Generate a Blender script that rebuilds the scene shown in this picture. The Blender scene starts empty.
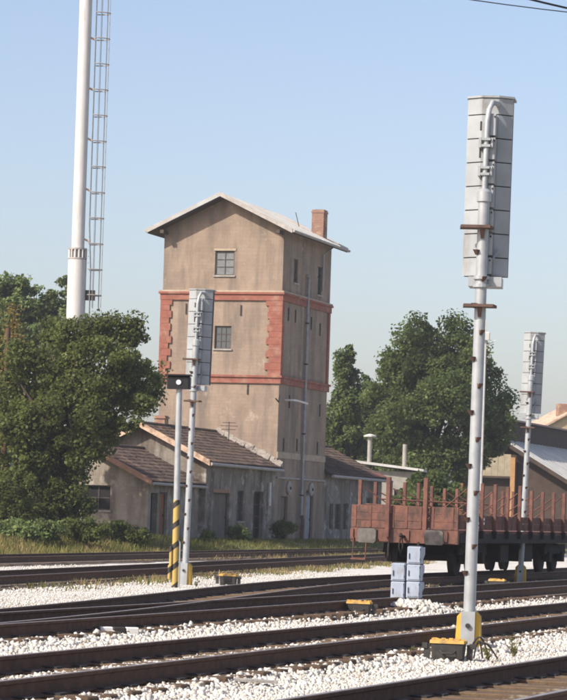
import bpy, math, random
import numpy as np
from mathutils import Vector, Matrix

random.seed(7); RNG = np.random.default_rng(11)
SC = bpy.context.scene
COL = SC.collection
R = math.radians

# ------------------------------------------------------------------ camera
F, ROLL, CX, CY, CAMZ = 2800.0, 0.033, 283.5, 515.0, 1.62     # focal in photo pixels, level camera with lens rise
cr, sr = math.cos(ROLL), math.sin(ROLL)
cd = bpy.data.cameras.new('camera'); cam = bpy.data.objects.new('camera', cd); COL.objects.link(cam)
cd.sensor_fit = 'HORIZONTAL'; cd.sensor_width = 36; cd.lens = F / 567 * 36
cd.shift_x = 0; cd.shift_y = (CY - 350) / 567
cd.clip_start = 0.5; cd.clip_end = 9000
M = Matrix(((cr, -sr, 0, 0), (0, 0, -1, 0), (sr, cr, 0, CAMZ), (0, 0, 0, 1)))
cam.matrix_world = M
SC.camera = cam

# ------------------------------------------------------------------ sky and sun
SUN_AZ = math.atan2(-0.60, -0.80)      # horizontal direction towards the sun (math angle, from +X)
SUN_EL = R(38)
w = bpy.data.worlds.new('World'); SC.world = w; w.use_nodes = True
nt = w.node_tree; nt.nodes.clear()
sky = nt.nodes.new('ShaderNodeTexSky'); sky.sky_type = 'NISHITA'; sky.sun_disc = False
sky.sun_elevation = SUN_EL; sky.sun_rotation = R(90) - SUN_AZ
sky.altitude = 0; sky.air_density = 1.0; sky.dust_density = 2.1; sky.ozone_density = 2.0
tint = nt.nodes.new('ShaderNodeMix'); tint.data_type = 'RGBA'; tint.blend_type = 'MULTIPLY'
tint.inputs[0].default_value = 1.0; tint.inputs[7].default_value = (1.17, 1.07, 1.08, 1)
bg = nt.nodes.new('ShaderNodeBackground'); bg.inputs[1].default_value = 0.14
out = nt.nodes.new('ShaderNodeOutputWorld')
nt.links.new(sky.outputs[0], tint.inputs[6]); nt.links.new(tint.outputs[2], bg.inputs[0]); nt.links.new(bg.outputs[0], out.inputs[0])
sd = bpy.data.lights.new('sun', 'SUN'); so = bpy.data.objects.new('sun', sd); COL.objects.link(so)
sd.energy = 5.0; sd.angle = R(0.53); sd.color = (1.0, 0.93, 0.82)
sdir = Vector((math.cos(SUN_AZ) * math.cos(SUN_EL), math.sin(SUN_AZ) * math.cos(SUN_EL), math.sin(SUN_EL)))
so.rotation_euler = sdir.to_track_quat('Z', 'Y').to_euler()
so.location = (-30, -20, 40)
SC.view_settings.view_transform = 'Standard'; SC.view_settings.look = 'None'
SC.view_settings.exposure = 0.3; SC.view_settings.gamma = 1.0
SC.view_settings.use_curve_mapping = False
SC.render.engine = 'CYCLES'
SC.cycles.filter_width = 1.9
SC.cycles.max_bounces = 5; SC.cycles.transparent_max_bounces = 8

# ------------------------------------------------------------------ where things stand
def ray(px, py):
    dx, dy = px - CX, py - CY
    return Vector(((cr * dx + sr * dy) / F, 1.0, (sr * dx - cr * dy) / F))
def at(px, py, depth):                 # the point at a given distance
    r = ray(px, py); return Vector((r.x * depth, depth, CAMZ + r.z * depth))
GL = -0.08                             # top of the ballast between the tracks; rails stand at zero
def on(px, py, z=GL):                 # the point on level ground
    r = ray(px, py); t = (z - CAMZ) / r.z
    return Vector((r.x * t, t, z))
TA = R(17.65)                          # heading of the main tracks
TD = Vector((math.sin(TA), math.cos(TA), 0)); TN = Vector((math.cos(TA), -math.sin(TA), 0))
TP0 = Vector((-2.66, 26.7, 0))
def trk(s, off, z=0.0):                # along / across the main tracks
    p = TP0 + TD * s + TN * off; p.z = z; return p
BA = R(17.8)                           # heading of the buildings
BU = Vector((math.sin(BA), math.cos(BA), 0)); BV = Vector((math.cos(BA), -math.sin(BA), 0))
YARD = 0.37                            # level of the station yard above the ballast
CORNER = on(274, 541, YARD)            # front right corner of the tower
VWALL = CORNER.x * BV.x + CORNER.y * BV.y
def ground_z(x, y):
    v = x * BV.x + y * BV.y
    t = np.clip((VWALL + 4.6 - v) / 3.2, 0, 1)
    return -0.12 + (YARD + 0.12) * t * t * (3 - 2 * t)
def wall_u(px, v=0.0):                 # distance along the building line seen at a photo column
    k = ray(px, 510).x
    p = CORNER + BV * v
    return (k * p.y - p.x) / (BU.x - k * BU.y)

# ------------------------------------------------------------------ materials
MATS = {}
def nodes(name):
    m = bpy.data.materials.new(name); m.use_nodes = True; n = m.node_tree
    b = n.nodes['Principled BSDF']; MATS[name] = m
    return m, n, b
def col(c): return (c[0], c[1], c[2], 1)
def mat(name, c1, c2=None, scale=4.0, rough=0.8, metal=0.0, bump=0.0, bscale=None, detail=6.0, stretch=(1, 1, 1), c3=None, s3=1.0, t3=(0.52, 0.62), st3=(1, 1, 1), spec=0.3):
    m, n, b = nodes(name)
    b.inputs['Roughness'].default_value = rough; b.inputs['Metallic'].default_value = metal
    b.inputs['Specular IOR Level'].default_value = spec
    if c2 is None: c2 = tuple(x * 0.75 for x in c1)
    tc = n.nodes.new('ShaderNodeTexCoord')
    def noise(sc, st, det=detail):
        mp = n.nodes.new('ShaderNodeMapping'); mp.inputs['Scale'].default_value = st
        n.links.new(tc.outputs['Object'], mp.inputs[0])
        z = n.nodes.new('ShaderNodeTexNoise'); z.inputs['Scale'].default_value = sc; z.inputs['Detail'].default_value = det
        z.inputs['Roughness'].default_value = 0.62
        n.links.new(mp.outputs[0], z.inputs['Vector']); return z
    nz = noise(scale, stretch)
    rp = n.nodes.new('ShaderNodeValToRGB'); rp.color_ramp.elements[0].position = 0.36; rp.color_ramp.elements[1].position = 0.64
    rp.color_ramp.elements[0].color = col(c1); rp.color_ramp.elements[1].color = col(c2)
    n.links.new(nz.outputs['Fac'], rp.inputs[0]); last = rp.outputs[0]
    if c3 is not None:
        z3 = noise(s3, st3, 8)
        r3 = n.nodes.new('ShaderNodeValToRGB'); r3.color_ramp.elements[0].position = t3[0]; r3.color_ramp.elements[1].position = t3[1]
        n.links.new(z3.outputs['Fac'], r3.inputs[0])
        mx = n.nodes.new('ShaderNodeMix'); mx.data_type = 'RGBA'; mx.inputs[7].default_value = col(c3)
        n.links.new(r3.outputs[0], mx.inputs[0]); n.links.new(last, mx.inputs[6]); last = mx.outputs[2]
    n.links.new(last, b.inputs['Base Color'])
    if bump:
        zb = noise(bscale or scale * 4, (1, 1, 1), 8)
        bp = n.nodes.new('ShaderNodeBump'); bp.inputs['Strength'].default_value = bump; bp.inputs['Distance'].default_value = 0.05
        n.links.new(zb.outputs['Fac'], bp.inputs['Height']); n.links.new(bp.outputs[0], b.inputs['Normal'])
    return m
def island_mat(name, ca, cb, rough=0.9, transl=0.0, cc=None, bump=0.0, spec=0.15):
    m, n, b = nodes(name); b.inputs['Roughness'].default_value = rough; b.inputs['Specular IOR Level'].default_value = spec
    g = n.nodes.new('ShaderNodeNewGeometry'); rp = n.nodes.new('ShaderNodeValToRGB')
    rp.color_ramp.elements[0].color = col(ca); rp.color_ramp.elements[1].color = col(cb)
    if cc:
        e = rp.color_ramp.elements.new(0.9); e.color = col(cb); rp.color_ramp.elements[2].color = col(cc)
    n.links.new(g.outputs['Random Per Island'], rp.inputs[0]); n.links.new(rp.outputs[0], b.inputs['Base Color'])
    if transl:
        tcc = n.nodes.new('ShaderNodeTexCoord'); zz = n.nodes.new('ShaderNodeTexNoise'); zz.inputs['Scale'].default_value = .75; zz.inputs['Detail'].default_value = 3
        vv = n.nodes.new('ShaderNodeMapRange'); vv.inputs[1].default_value = .3; vv.inputs[2].default_value = .7; vv.inputs[3].default_value = .6; vv.inputs[4].default_value = 1.45
        h2 = n.nodes.new('ShaderNodeHueSaturation'); n.links.new(tcc.outputs['Object'], zz.inputs['Vector']); n.links.new(zz.outputs['Fac'], vv.inputs[0]); n.links.new(vv.outputs[0], h2.inputs['Value'])
        n.links.new(rp.outputs[0], h2.inputs['Color']); n.links.new(h2.outputs[0], b.inputs['Base Color']); rp = h2
        t = n.nodes.new('ShaderNodeBsdfTranslucent'); mx = n.nodes.new('ShaderNodeMixShader'); mx.inputs[0].default_value = transl
        hs = n.nodes.new('ShaderNodeHueSaturation'); hs.inputs['Value'].default_value = 1.5; hs.inputs['Hue'].default_value = 0.485
        n.links.new(rp.outputs[0], hs.inputs['Color']); n.links.new(hs.outputs[0], t.inputs[0])
        o = n.nodes['Material Output']
        n.links.new(b.outputs[0], mx.inputs[1]); n.links.new(t.outputs[0], mx.inputs[2]); n.links.new(mx.outputs[0], o.inputs[0])
    return m

def old_wall(name, c1, c2, c3, c4, course=.14, scar=.60, **k):
    """weathered render: broad blotches, rain streaks, faint brick coursing, small pale scars"""
    m = mat(name, c1, c2, 0.7, 0.95, c3=c3, s3=1.1, st3=(1.3, 1.3, 0.22), t3=(0.46, 0.64), **k)
    n = m.node_tree; b = n.nodes['Principled BSDF']; src = b.inputs['Base Color'].links[0].from_socket
    tc = n.nodes.new('ShaderNodeTexCoord'); sp = n.nodes.new('ShaderNodeSeparateXYZ'); ad = n.nodes.new('ShaderNodeMath'); cb = n.nodes.new('ShaderNodeCombineXYZ')
    n.links.new(tc.outputs['Object'], sp.inputs[0]); n.links.new(sp.outputs[0], ad.inputs[0]); n.links.new(sp.outputs[1], ad.inputs[1]); n.links.new(ad.outputs[0], cb.inputs[0]); n.links.new(sp.outputs[2], cb.inputs[1])
    br = n.nodes.new('ShaderNodeTexBrick'); br.inputs['Scale'].default_value = 1.0; br.inputs['Brick Width'].default_value = .52; br.inputs['Row Height'].default_value = .17; br.inputs['Mortar Size'].default_value = .014; br.inputs['Mortar Smooth'].default_value = .6
    for i, v in ((1, 1.0), (2, .86), (3, .80)): br.inputs[i].default_value = (v, v, v * .99, 1)
    n.links.new(cb.outputs[0], br.inputs['Vector'])
    m1 = n.nodes.new('ShaderNodeMix'); m1.data_type = 'RGBA'; m1.blend_type = 'MULTIPLY'; m1.inputs[0].default_value = course * 4
    n.links.new(src, m1.inputs[6]); n.links.new(br.outputs[0], m1.inputs[7])
    def spots(scale, lo, hi, colr, prev, st=(1, 1, 1)):
        mp = n.nodes.new('ShaderNodeMapping'); mp.inputs['Scale'].default_value = st; mp.inputs['Location'].default_value = (scale, 3.1 * scale, 1.7); n.links.new(tc.outputs['Object'], mp.inputs[0])
        z = n.nodes.new('ShaderNodeTexNoise'); z.inputs['Scale'].default_value = scale; z.inputs['Detail'].default_value = 10; z.inputs['Roughness'].default_value = .68; n.links.new(mp.outputs[0], z.inputs['Vector'])
        r = n.nodes.new('ShaderNodeValToRGB'); r.color_ramp.elements[0].position = lo; r.color_ramp.elements[1].position = hi; n.links.new(z.outputs['Fac'], r.inputs[0])
        x = n.nodes.new('ShaderNodeMix'); x.data_type = 'RGBA'; x.inputs[7].default_value = col(colr); n.links.new(r.outputs[0], x.inputs[0]); n.links.new(prev, x.inputs[6]); return x.outputs[2]
    c5 = tuple(.35 * x + .65 * y for x, y in zip(c1, c3)); o = spots(1.1, scar, scar + .12, c4, m1.outputs[2]); o = spots(1.7, scar, scar + .12, c5, o)
    n.links.new(o, b.inputs['Base Color']); return m
plaster = old_wall('tower_plaster', (0.335, 0.252, 0.19), (0.255, 0.194, 0.148), (0.19, 0.15, 0.12), (0.40, 0.325, 0.255), bump=0.4, bscale=9)
plaster_pale = mat('patched_plaster', (0.43, 0.35, 0.27), (0.34, 0.27, 0.2), 3, 0.95, bump=0.3)
house_plaster = old_wall('house_plaster', (0.31, 0.275, 0.235), (0.19, 0.162, 0.132), (0.10, 0.078, 0.06), (0.42, 0.39, 0.35), bump=0.5, bscale=8, scar=.53)
annex_plaster = old_wall('annex_plaster', (0.36, 0.31, 0.255), (0.26, 0.22, 0.175), (0.17, 0.14, 0.11), (0.44, 0.40, 0.34), bump=0.4, bscale=8, scar=.54)
wing_plaster = old_wall('wing_plaster', (0.28, 0.26, 0.235), (0.17, 0.15, 0.13), (0.12, 0.095, 0.075), (0.42, 0.40, 0.37), bump=0.4, bscale=8, scar=.53)
pale_wall = mat('shed_render', (0.36, 0.335, 0.29), (0.27, 0.25, 0.215), 2, 0.95, bump=0.2)
mortar = mat('lime_mortar', (0.43, 0.38, 0.32), (0.27, 0.225, 0.185), 6, 0.95, bump=0.6)
redband = mat('red_painted_render', (0.29, 0.105, 0.072), (0.22, 0.085, 0.062), 2.5, 0.9, bump=0.3, bscale=12, c3=(0.33, 0.19, 0.135), s3=2.0, t3=(0.5, 0.72))
metalroof = mat('zinc_sheet', (0.42, 0.415, 0.40), (0.33, 0.325, 0.315), 1.5, 0.6, 0.1, c3=(0.33, 0.29, 0.26), s3=0.9, st3=(0.4, 1.4, 1), t3=(0.5, 0.7), spec=0.4)
soffit = mat('dark_soffit_boards', (0.09, 0.07, 0.055), (0.06, 0.05, 0.04), 3)
tile = island_mat('clay_roof_tile', (0.052, 0.039, 0.033), (0.11, 0.08, 0.065), 0.9, 0.0, (0.17, 0.11, 0.08))
tilebase = mat('roof_battens', (0.05, 0.035, 0.03), (0.03, 0.022, 0.02), 4)
barge = mat('pale_bargeboard', (0.60, 0.43, 0.31), (0.47, 0.32, 0.22), 3, 0.85, c3=(0.30, 0.2, 0.14), s3=2.5)
barge_brown = mat('brown_bargeboard', (0.36, 0.21, 0.14), (0.27, 0.155, 0.10), 4, 0.85)
zinc = mat('grey_zinc_pipe', (0.32, 0.335, 0.35), (0.24, 0.25, 0.26), 4, 0.55, 0.3)
gutterm = mat('gutter_zinc', (0.40, 0.37, 0.34), (0.30, 0.27, 0.25), 4, 0.6, 0.2)
white = mat('white_paint', (0.74, 0.73, 0.70), (0.64, 0.62, 0.58), 4, 0.7)
dark = mat('dark_interior', (0.02, 0.018, 0.017), (0.012, 0.011, 0.01), 3, 0.9)  # near-black colour put in place of shade inside openings, panes and flue
iron = mat('dark_iron', (0.05, 0.042, 0.038), (0.03, 0.026, 0.024), 6, 0.7)
shutter = mat('grey_shutter', (0.20, 0.21, 0.21), (0.15, 0.155, 0.155), 5, 0.8)
frame_w = mat('weathered_window_wood', (0.12, 0.10, 0.085), (0.07, 0.06, 0.052), 6, 0.85)
gl, gn, gb = nodes('old_glass'); gb.inputs['Base Color'].default_value = (0.07, 0.08, 0.085, 1); gb.inputs['Roughness'].default_value = 0.18; gb.inputs['Specular IOR Level'].default_value = 0.6
doorwood = mat('weathered_door', (0.19, 0.165, 0.135), (0.12, 0.10, 0.08), 3, 0.9, stretch=(4, 4, 0.5))
doorbrown = mat('orange_brown_door', (0.34, 0.16, 0.085), (0.24, 0.11, 0.06), 3, 0.85, stretch=(4, 4, 0.5))
bluewash = mat('pale_blue_wash', (0.33, 0.36, 0.41), (0.26, 0.28, 0.32), 2, 0.9, c3=(0.2, 0.18, 0.17), s3=1.6)
brick, bn, bb = nodes('chimney_brick')
_t = bn.nodes.new('ShaderNodeTexCoord'); _m = bn.nodes.new('ShaderNodeMapping'); _m.inputs['Rotation'].default_value = (R(90), 0, 0)
_b = bn.nodes.new('ShaderNodeTexBrick'); _b.inputs['Scale'].default_value = 4.2
for i, c in ((1, (0.26, 0.095, 0.055)), (2, (0.17, 0.065, 0.042)), (3, (0.30, 0.24, 0.19))): _b.inputs[i].default_value = col(c)
_b.inputs['Mortar Size'].default_value = 0.04
_n = bn.nodes.new('ShaderNodeTexNoise'); _n.inputs['Scale'].default_value = 2.6; _r = bn.nodes.new('ShaderNodeValToRGB'); _r.color_ramp.elements[0].position = .5; _r.color_ramp.elements[1].position = .62
_x = bn.nodes.new('ShaderNodeMix'); _x.data_type = 'RGBA'; _x.inputs[7].default_value = (0.36, 0.25, 0.15, 1)
bn.links.new(_t.outputs['Object'], _m.inputs[0]); bn.links.new(_m.outputs[0], _b.inputs['Vector']); bn.links.new(_t.outputs['Object'], _n.inputs['Vector'])
bn.links.new(_n.outputs['Fac'], _r.inputs[0]); bn.links.new(_r.outputs[0], _x.inputs[0]); bn.links.new(_b.outputs[0], _x.inputs[6]); bn.links.new(_x.outputs[2], bb.inputs['Base Color']); bb.inputs['Roughness'].default_value = 0.95
galv = mat('galvanised_steel', (0.39, 0.405, 0.41), (0.315, 0.33, 0.335), 5, 0.5, 0.25, c3=(0.30, 0.29, 0.275), s3=1.7, st3=(1, 1, 0.4), t3=(0.55, 0.75), spec=0.45)
plate = mat('grey_enamel_plate', (0.35, 0.365, 0.37), (0.28, 0.29, 0.295), 2.2, 0.6, 0.1, c3=(0.17, 0.16, 0.15), s3=2.4, st3=(1, 1, .35), t3=(0.55, 0.75))
rustplate = mat('rusty_step_plate', (0.15, 0.09, 0.07), (0.085, 0.055, 0.045), 8, 0.9)
stackwhite = mat('white_stack_paint', (0.60, 0.585, 0.57), (0.52, 0.50, 0.485), 2.0, 0.6, stretch=(1, 1, 0.35), c3=(0.40, 0.34, 0.30), s3=1.3, st3=(2, 2, 0.3), t3=(0.56, 0.75))
railrust = mat('rail_rust', (0.135, 0.07, 0.042), (0.075, 0.042, 0.028), 9, 0.85)
railtop = mat('rail_head_steel', (0.36, 0.32, 0.29), (0.26, 0.22, 0.19), 4, 0.38, 0.5, stretch=(1, 1, 1))
sleepwood = mat('sleeper_wood', (0.15, 0.10, 0.06), (0.085, 0.055, 0.036), 3, 0.95, bump=0.5, c3=(0.3, 0.25, 0.19), s3=2.2, t3=(0.55, 0.7))
stone = island_mat('limestone_ballast', (0.44, 0.405, 0.35), (0.69, 0.66, 0.605), 0.95, 0, (0.36, 0.28, 0.2))
wagonred = mat('oxide_red_paint', (0.20, 0.092, 0.066), (0.14, 0.066, 0.05), 5, 0.9, bump=0.3, c3=(0.08, 0.05, 0.04), s3=3.2, st3=(1, 1, .5), t3=(0.48, 0.62))
wagonred2 = mat('worn_red_paint', (0.19, 0.085, 0.06), (0.10, 0.05, 0.04), 4, 0.9)
wagonblack = mat('underframe_black', (0.026, 0.02, 0.017), (0.016, 0.013, 0.012), 6, 0.85)
bufferg = mat('greasy_buffer_steel', (0.17, 0.155, 0.14), (0.09, 0.08, 0.07), 6, 0.6, 0.3)
yellow = mat('signal_yellow', (0.55, 0.34, 0.05), (0.45, 0.27, 0.045), 5, 0.7, c3=(0.35, 0.22, 0.06), s3=4, t3=(0.6, 0.75))
orange = mat('lid_orange', (0.62, 0.38, 0.10), (0.50, 0.30, 0.09), 10, 0.8, c3=(0.28, 0.2, 0.1), s3=9, t3=(0.52, 0.66))
blackbox = mat('black_cast_box', (0.035, 0.033, 0.03), (0.06, 0.055, 0.05), 9, 0.6)
cabinet = mat('blue_grey_cabinet', (0.35, 0.40, 0.48), (0.28, 0.32, 0.39), 2, 0.55, c3=(0.24, 0.24, 0.25), s3=5, st3=(1, 1, .5), t3=(0.5, 0.7))
cabseam = mat('cabinet_seam', (0.05, 0.055, 0.06), (0.04, 0.04, 0.045), 3)
plastic_d = mat('black_lamp_housing', (0.018, 0.018, 0.018), (0.012, 0.012, 0.012), 4, 0.5)
concrete = mat('old_concrete', (0.38, 0.36, 0.33), (0.28, 0.26, 0.235), 5, 0.95, bump=0.4)
bark = mat('tree_bark', (0.10, 0.075, 0.055), (0.055, 0.042, 0.032), 5, 0.95, bump=0.6, stretch=(3, 3, 0.5))
leaf_dark = island_mat('maple_leaf', (0.068, 0.09, 0.026), (0.13, 0.152, 0.044), 0.5, 0.5, (0.195, 0.21, 0.065))
leaf_mid = island_mat('mid_green_leaf', (0.07, 0.10, 0.03), (0.125, 0.16, 0.05), 0.6, 0.38, (0.15, 0.19, 0.075))
leaf_pale = island_mat('pale_green_leaf', (0.09, 0.13, 0.04), (0.16, 0.20, 0.075), 0.65, 0.34, (0.21, 0.235, 0.10))
leaf_oak = island_mat('broad_dark_leaf', (0.066, 0.096, 0.03), (0.122, 0.156, 0.05), 0.5, 0.5, (0.18, 0.205, 0.075))
leaf_aut = island_mat('browning_leaf', (0.13, 0.11, 0.035), (0.21, 0.16, 0.05), 0.7, 0.3)
grass_m = island_mat('grass_blade', (0.085, 0.10, 0.025), (0.19, 0.185, 0.055), 0.8, 0.3, (0.36, 0.29, 0.12))
dry_m = island_mat('dry_grass_blade', (0.22, 0.16, 0.07), (0.34, 0.27, 0.12), 0.8, 0.25)
weed_m = island_mat('weed_leaf', (0.11, 0.12, 0.035), (0.24, 0.22, 0.09), 0.7, 0.3)
yellow_wall = mat('cream_yellow_wall', (0.50, 0.40, 0.25), (0.43, 0.34, 0.21), 2, 0.9)
paleroof = mat('fibre_cement_roof', (0.60, 0.585, 0.55), (0.50, 0.485, 0.455), 1.3, 0.85, c3=(0.40, 0.38, 0.35), s3=0.8, t3=(0.5, 0.72))
darkclad = mat('dark_brown_cladding', (0.075, 0.05, 0.04), (0.05, 0.035, 0.028), 2, 0.9)
beige = mat('beige_boarding', (0.34, 0.29, 0.21), (0.26, 0.22, 0.16), 2.5, 0.9)
postorange = mat('ochre_post', (0.42, 0.24, 0.11), (0.34, 0.19, 0.09), 4, 0.85)
polewood = mat('creosoted_pole', (0.13, 0.075, 0.045), (0.08, 0.05, 0.032), 4, 0.9, stretch=(3, 3, .4))
lamp_on = mat('lamp_lens', (0.78, 0.78, 0.76), (0.7, 0.7, 0.68), 3, 0.3)
wire_m = mat('black_wire', (0.02, 0.02, 0.022), (0.015, 0.015, 0.016), 3)
# yellow and black hazard spiral painted on a pole
hz, hn, hb = nodes('hazard_stripes'); hb.inputs['Roughness'].default_value = 0.7
_t = hn.nodes.new('ShaderNodeTexCoord'); _w = hn.nodes.new('ShaderNodeTexWave'); _w.wave_type = 'BANDS'; _w.bands_direction = 'Z'
_m = hn.nodes.new('ShaderNodeMapping'); _m.inputs['Rotation'].default_value = (0, R(38), 0)
_w.inputs['Scale'].default_value = 0.85; _w.inputs['Distortion'].default_value = 0.5
_r = hn.nodes.new('ShaderNodeValToRGB'); _r.color_ramp.interpolation = 'CONSTANT'
_r.color_ramp.elements[0].color = (0.03, 0.025, 0.02, 1); _r.color_ramp.elements[1].position = 0.2; _r.color_ramp.elements[1].color = (0.42, 0.29, 0.08, 1)
hn.links.new(_t.outputs['Object'], _m.inputs[0]); hn.links.new(_m.outputs[0], _w.inputs['Vector']); hn.links.new(_w.outputs['Fac'], _r.inputs[0]); hn.links.new(_r.outputs[0], hb.inputs['Base Color'])

# ------------------------------------------------------------------ mesh helpers
class MB:
    def __init__(s): s.v = []; s.f = []; s.mi = []; s.cur = 0
    def add(s, vs, fs):
        o = len(s.v); s.v += [tuple(v) for v in vs]; s.f += [tuple(i + o for i in f) for f in fs]; s.mi += [s.cur] * len(fs); return s
    def box(s, x0, x1, y0, y1, z0, z1):
        return s.add([(x0, y0, z0), (x1, y0, z0), (x1, y1, z0), (x0, y1, z0), (x0, y0, z1), (x1, y0, z1), (x1, y1, z1), (x0, y1, z1)],
                     [(0, 3, 2, 1), (4, 5, 6, 7), (0, 1, 5, 4), (1, 2, 6, 5), (2, 3, 7, 6), (3, 0, 4, 7)])
    def bbox(s, x0, x1, y0, y1, z0, z1, b=0.01):      # box with chamfered vertical edges and top
        p = [(x0 + b, y0), (x1 - b, y0), (x1, y0 + b), (x1, y1 - b), (x1 - b, y1), (x0 + b, y1), (x0, y1 - b), (x0, y0 + b)]
        q = [(min(max(x, x0 + b), x1 - b), min(max(y, y0 + b), y1 - b)) for x, y in p]
        vs = [(x, y, z0) for x, y in p] + [(x, y, z1 - b) for x, y in p] + [(x0 + b + (x - x0 - b) * .999, y, z1) for x, y in q]
        fs = [tuple(range(7, -1, -1))] + [(i, (i + 1) % 8, 8 + (i + 1) % 8, 8 + i) for i in range(8)] + [(8 + i, 8 + (i + 1) % 8, 16 + (i + 1) % 8, 16 + i) for i in range(8)] + [tuple(range(16, 24))]
        return s.add(vs, fs)
    def hull(s, lo, hi):                               # two loops of equal length joined
        n = len(lo)
        return s.add(list(lo) + list(hi), [tuple(range(n - 1, -1, -1)), tuple(range(n, 2 * n))] + [(i, (i + 1) % n, n + (i + 1) % n, n + i) for i in range(n)])
    def tube(s, pts, r, n=8, cap=True):
        pts = [Vector(p) for p in pts]; rs = r if isinstance(r, (list, tuple)) else [r] * len(pts)
        rings = []; up0 = None
        for i, p in enumerate(pts):
            d = (pts[min(i + 1, len(pts) - 1)] - pts[max(i - 1, 0)]).normalized()
            ref = Vector((0, 0, 1)) if abs(d.z) < 0.9 else Vector((0, 1, 0))
            a = d.cross(ref).normalized()
            if up0 is not None and a.dot(up0) < 0 : a = -a
            up0 = a
            b = a.cross(d).normalized()
            rings.append([p + (a * math.cos(2 * math.pi * k / n) + b * math.sin(2 * math.pi * k / n)) * rs[i] for k in range(n)])
        vs = [v for rg in rings for v in rg]; fs = []
        for i in range(len(pts) - 1):
            for k in range(n): fs.append((i * n + k, i * n + (k + 1) % n, (i + 1) * n + (k + 1) % n, (i + 1) * n + k))
        if cap: fs += [tuple(range(n - 1, -1, -1)), tuple((len(pts) - 1) * n + k for k in range(n))]
        return s.add(vs, fs)
    def lathe(s, prof, n=16, c=(0, 0, 0), axis='Z'):
        vs = []
        for r, h in prof:
            for k in range(n):
                a = 2 * math.pi * k / n; x, y = r * math.cos(a), r * math.sin(a)
                if axis == 'Z': vs.append((c[0] + x, c[1] + y, c[2] + h))
                elif axis == 'Y': vs.append((c[0] + x, c[1] + h, c[2] - y))
                else: vs.append((c[0] + h, c[1] + x, c[2] + y))
        fs = [(i * n + k, i * n + (k + 1) % n, (i + 1) * n + (k + 1) % n, (i + 1) * n + k) for i in range(len(prof) - 1) for k in range(n)]
        fs += [tuple(range(n - 1, -1, -1)), tuple((len(prof) - 1) * n + k for k in range(n))]
        return s.add(vs, fs)
    def wall(s, o, ex, n, w_, h, holes=(), depth=0.18):
        """upright wall with real openings; o lower corner, ex along, n outward; holes (x0,x1,z0,z1)"""
        o, ex, n = Vector(o), Vector(ex), Vector(n); ez = Vector((0, 0, 1))
        xs = sorted({0, w_, *[a for q in holes for a in q[:2]]}); zs = sorted({0, h, *[a for q in holes for a in q[2:]]})
        P = lambda x, z, d=0: o + ex * x + ez * z - n * d
        flip = ex.cross(ez).dot(n) < 0
        def q(a, b, c, d): s.add([a, b, c, d], [(0, 3, 2, 1) if flip else (0, 1, 2, 3)])
        for i in range(len(xs) - 1):
            for j in range(len(zs) - 1):
                mx, mz = (xs[i] + xs[i + 1]) / 2, (zs[j] + zs[j + 1]) / 2
                if any(a < mx < b and c < mz < d for a, b, c, d in holes): continue
                q(P(xs[i], zs[j]), P(xs[i + 1], zs[j]), P(xs[i + 1], zs[j + 1]), P(xs[i], zs[j + 1]))
        for a, b, c, d in holes:
            q(P(a, c), P(a, d), P(a, d, depth), P(a, c, depth)) ; q(P(b, d), P(b, c), P(b, c, depth), P(b, d, depth))
            q(P(b, c), P(a, c), P(a, c, depth), P(b, c, depth)); q(P(a, d), P(b, d), P(b, d, depth), P(a, d, depth))
        return s
    def mesh(s, name, m, smooth=False):
        me = bpy.data.meshes.new(name); me.from_pydata(s.v, [], s.f)
        for x in (m if isinstance(m, (list, tuple)) else [m]): me.materials.append(x)
        if isinstance(m, (list, tuple)): me.polygons.foreach_set('material_index', s.mi)
        if smooth:
            me.polygons.foreach_set('use_smooth', [True] * len(me.polygons))
            try: me.set_sharp_from_angle(angle=R(40))
            except Exception: pass
        me.update(); return me
    def build(s, name, m, parent=None, smooth=False, label=None, kind=None):
        return link(name, s.mesh(name, m, smooth), parent, label, kind)
def link(name, data, parent=None, label=None, kind=None):
    o = bpy.data.objects.new(name, data); COL.objects.link(o)
    if parent: o.parent = parent
    if label: o['label'] = label
    if kind: o['kind'] = kind
    return o
def thing(name, label, cat, loc=(0, 0, 0), rz=0.0, group=None, tilt=0.0):
    o = link(name, None); o.location = loc; o.rotation_euler = (0, tilt, rz); o.empty_display_size = 0.3
    o['label'] = label; o['category'] = cat
    if group: o['group'] = group
    return o
def tag(o, label, cat, group=None):
    o['label'] = label; o['category'] = cat
    if group: o['group'] = group
    return o
def fast_mesh(name, v, f, m):
    """v (N,3), f (M,k) with constant k"""
    me = bpy.data.meshes.new(name); k = f.shape[1]
    me.vertices.add(len(v)); me.vertices.foreach_set('co', v.astype(np.float32).ravel())
    me.loops.add(f.size); me.loops.foreach_set('vertex_index', f.astype(np.int32).ravel())
    me.polygons.add(len(f)); me.polygons.foreach_set('loop_start', np.arange(0, f.size, k, dtype=np.int32))
    me.polygons.foreach_set('loop_total', np.full(len(f), k, dtype=np.int32))
    me.materials.append(m); me.update(calc_edges=True); me.validate(); return me

# ------------------------------------------------------------------ ground and ballast
gm, gnn, gbb = nodes('yard_soil'); gbb.inputs['Roughness'].default_value = 0.95
_t = gnn.nodes.new('ShaderNodeTexCoord'); _n = gnn.nodes.new('ShaderNodeTexNoise'); _n.inputs['Scale'].default_value = 0.6; _n.inputs['Detail'].default_value = 9
_r = gnn.nodes.new('ShaderNodeValToRGB'); _r.color_ramp.elements[0].position = .4; _r.color_ramp.elements[1].position = .62
_r.color_ramp.elements[0].color = (0.10, 0.11, 0.035, 1); _r.color_ramp.elements[1].color = (0.22, 0.19, 0.10, 1)
gnn.links.new(_t.outputs['Object'], _n.inputs['Vector']); gnn.links.new(_n.outputs['Fac'], _r.inputs[0]); gnn.links.new(_r.outputs[0], gbb.inputs['Base Color'])
xs = np.array([-4000, -800, -200, -80] + list(np.arange(-50, 60.1, 2.0)) + [90, 200, 800, 4000.0])
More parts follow.
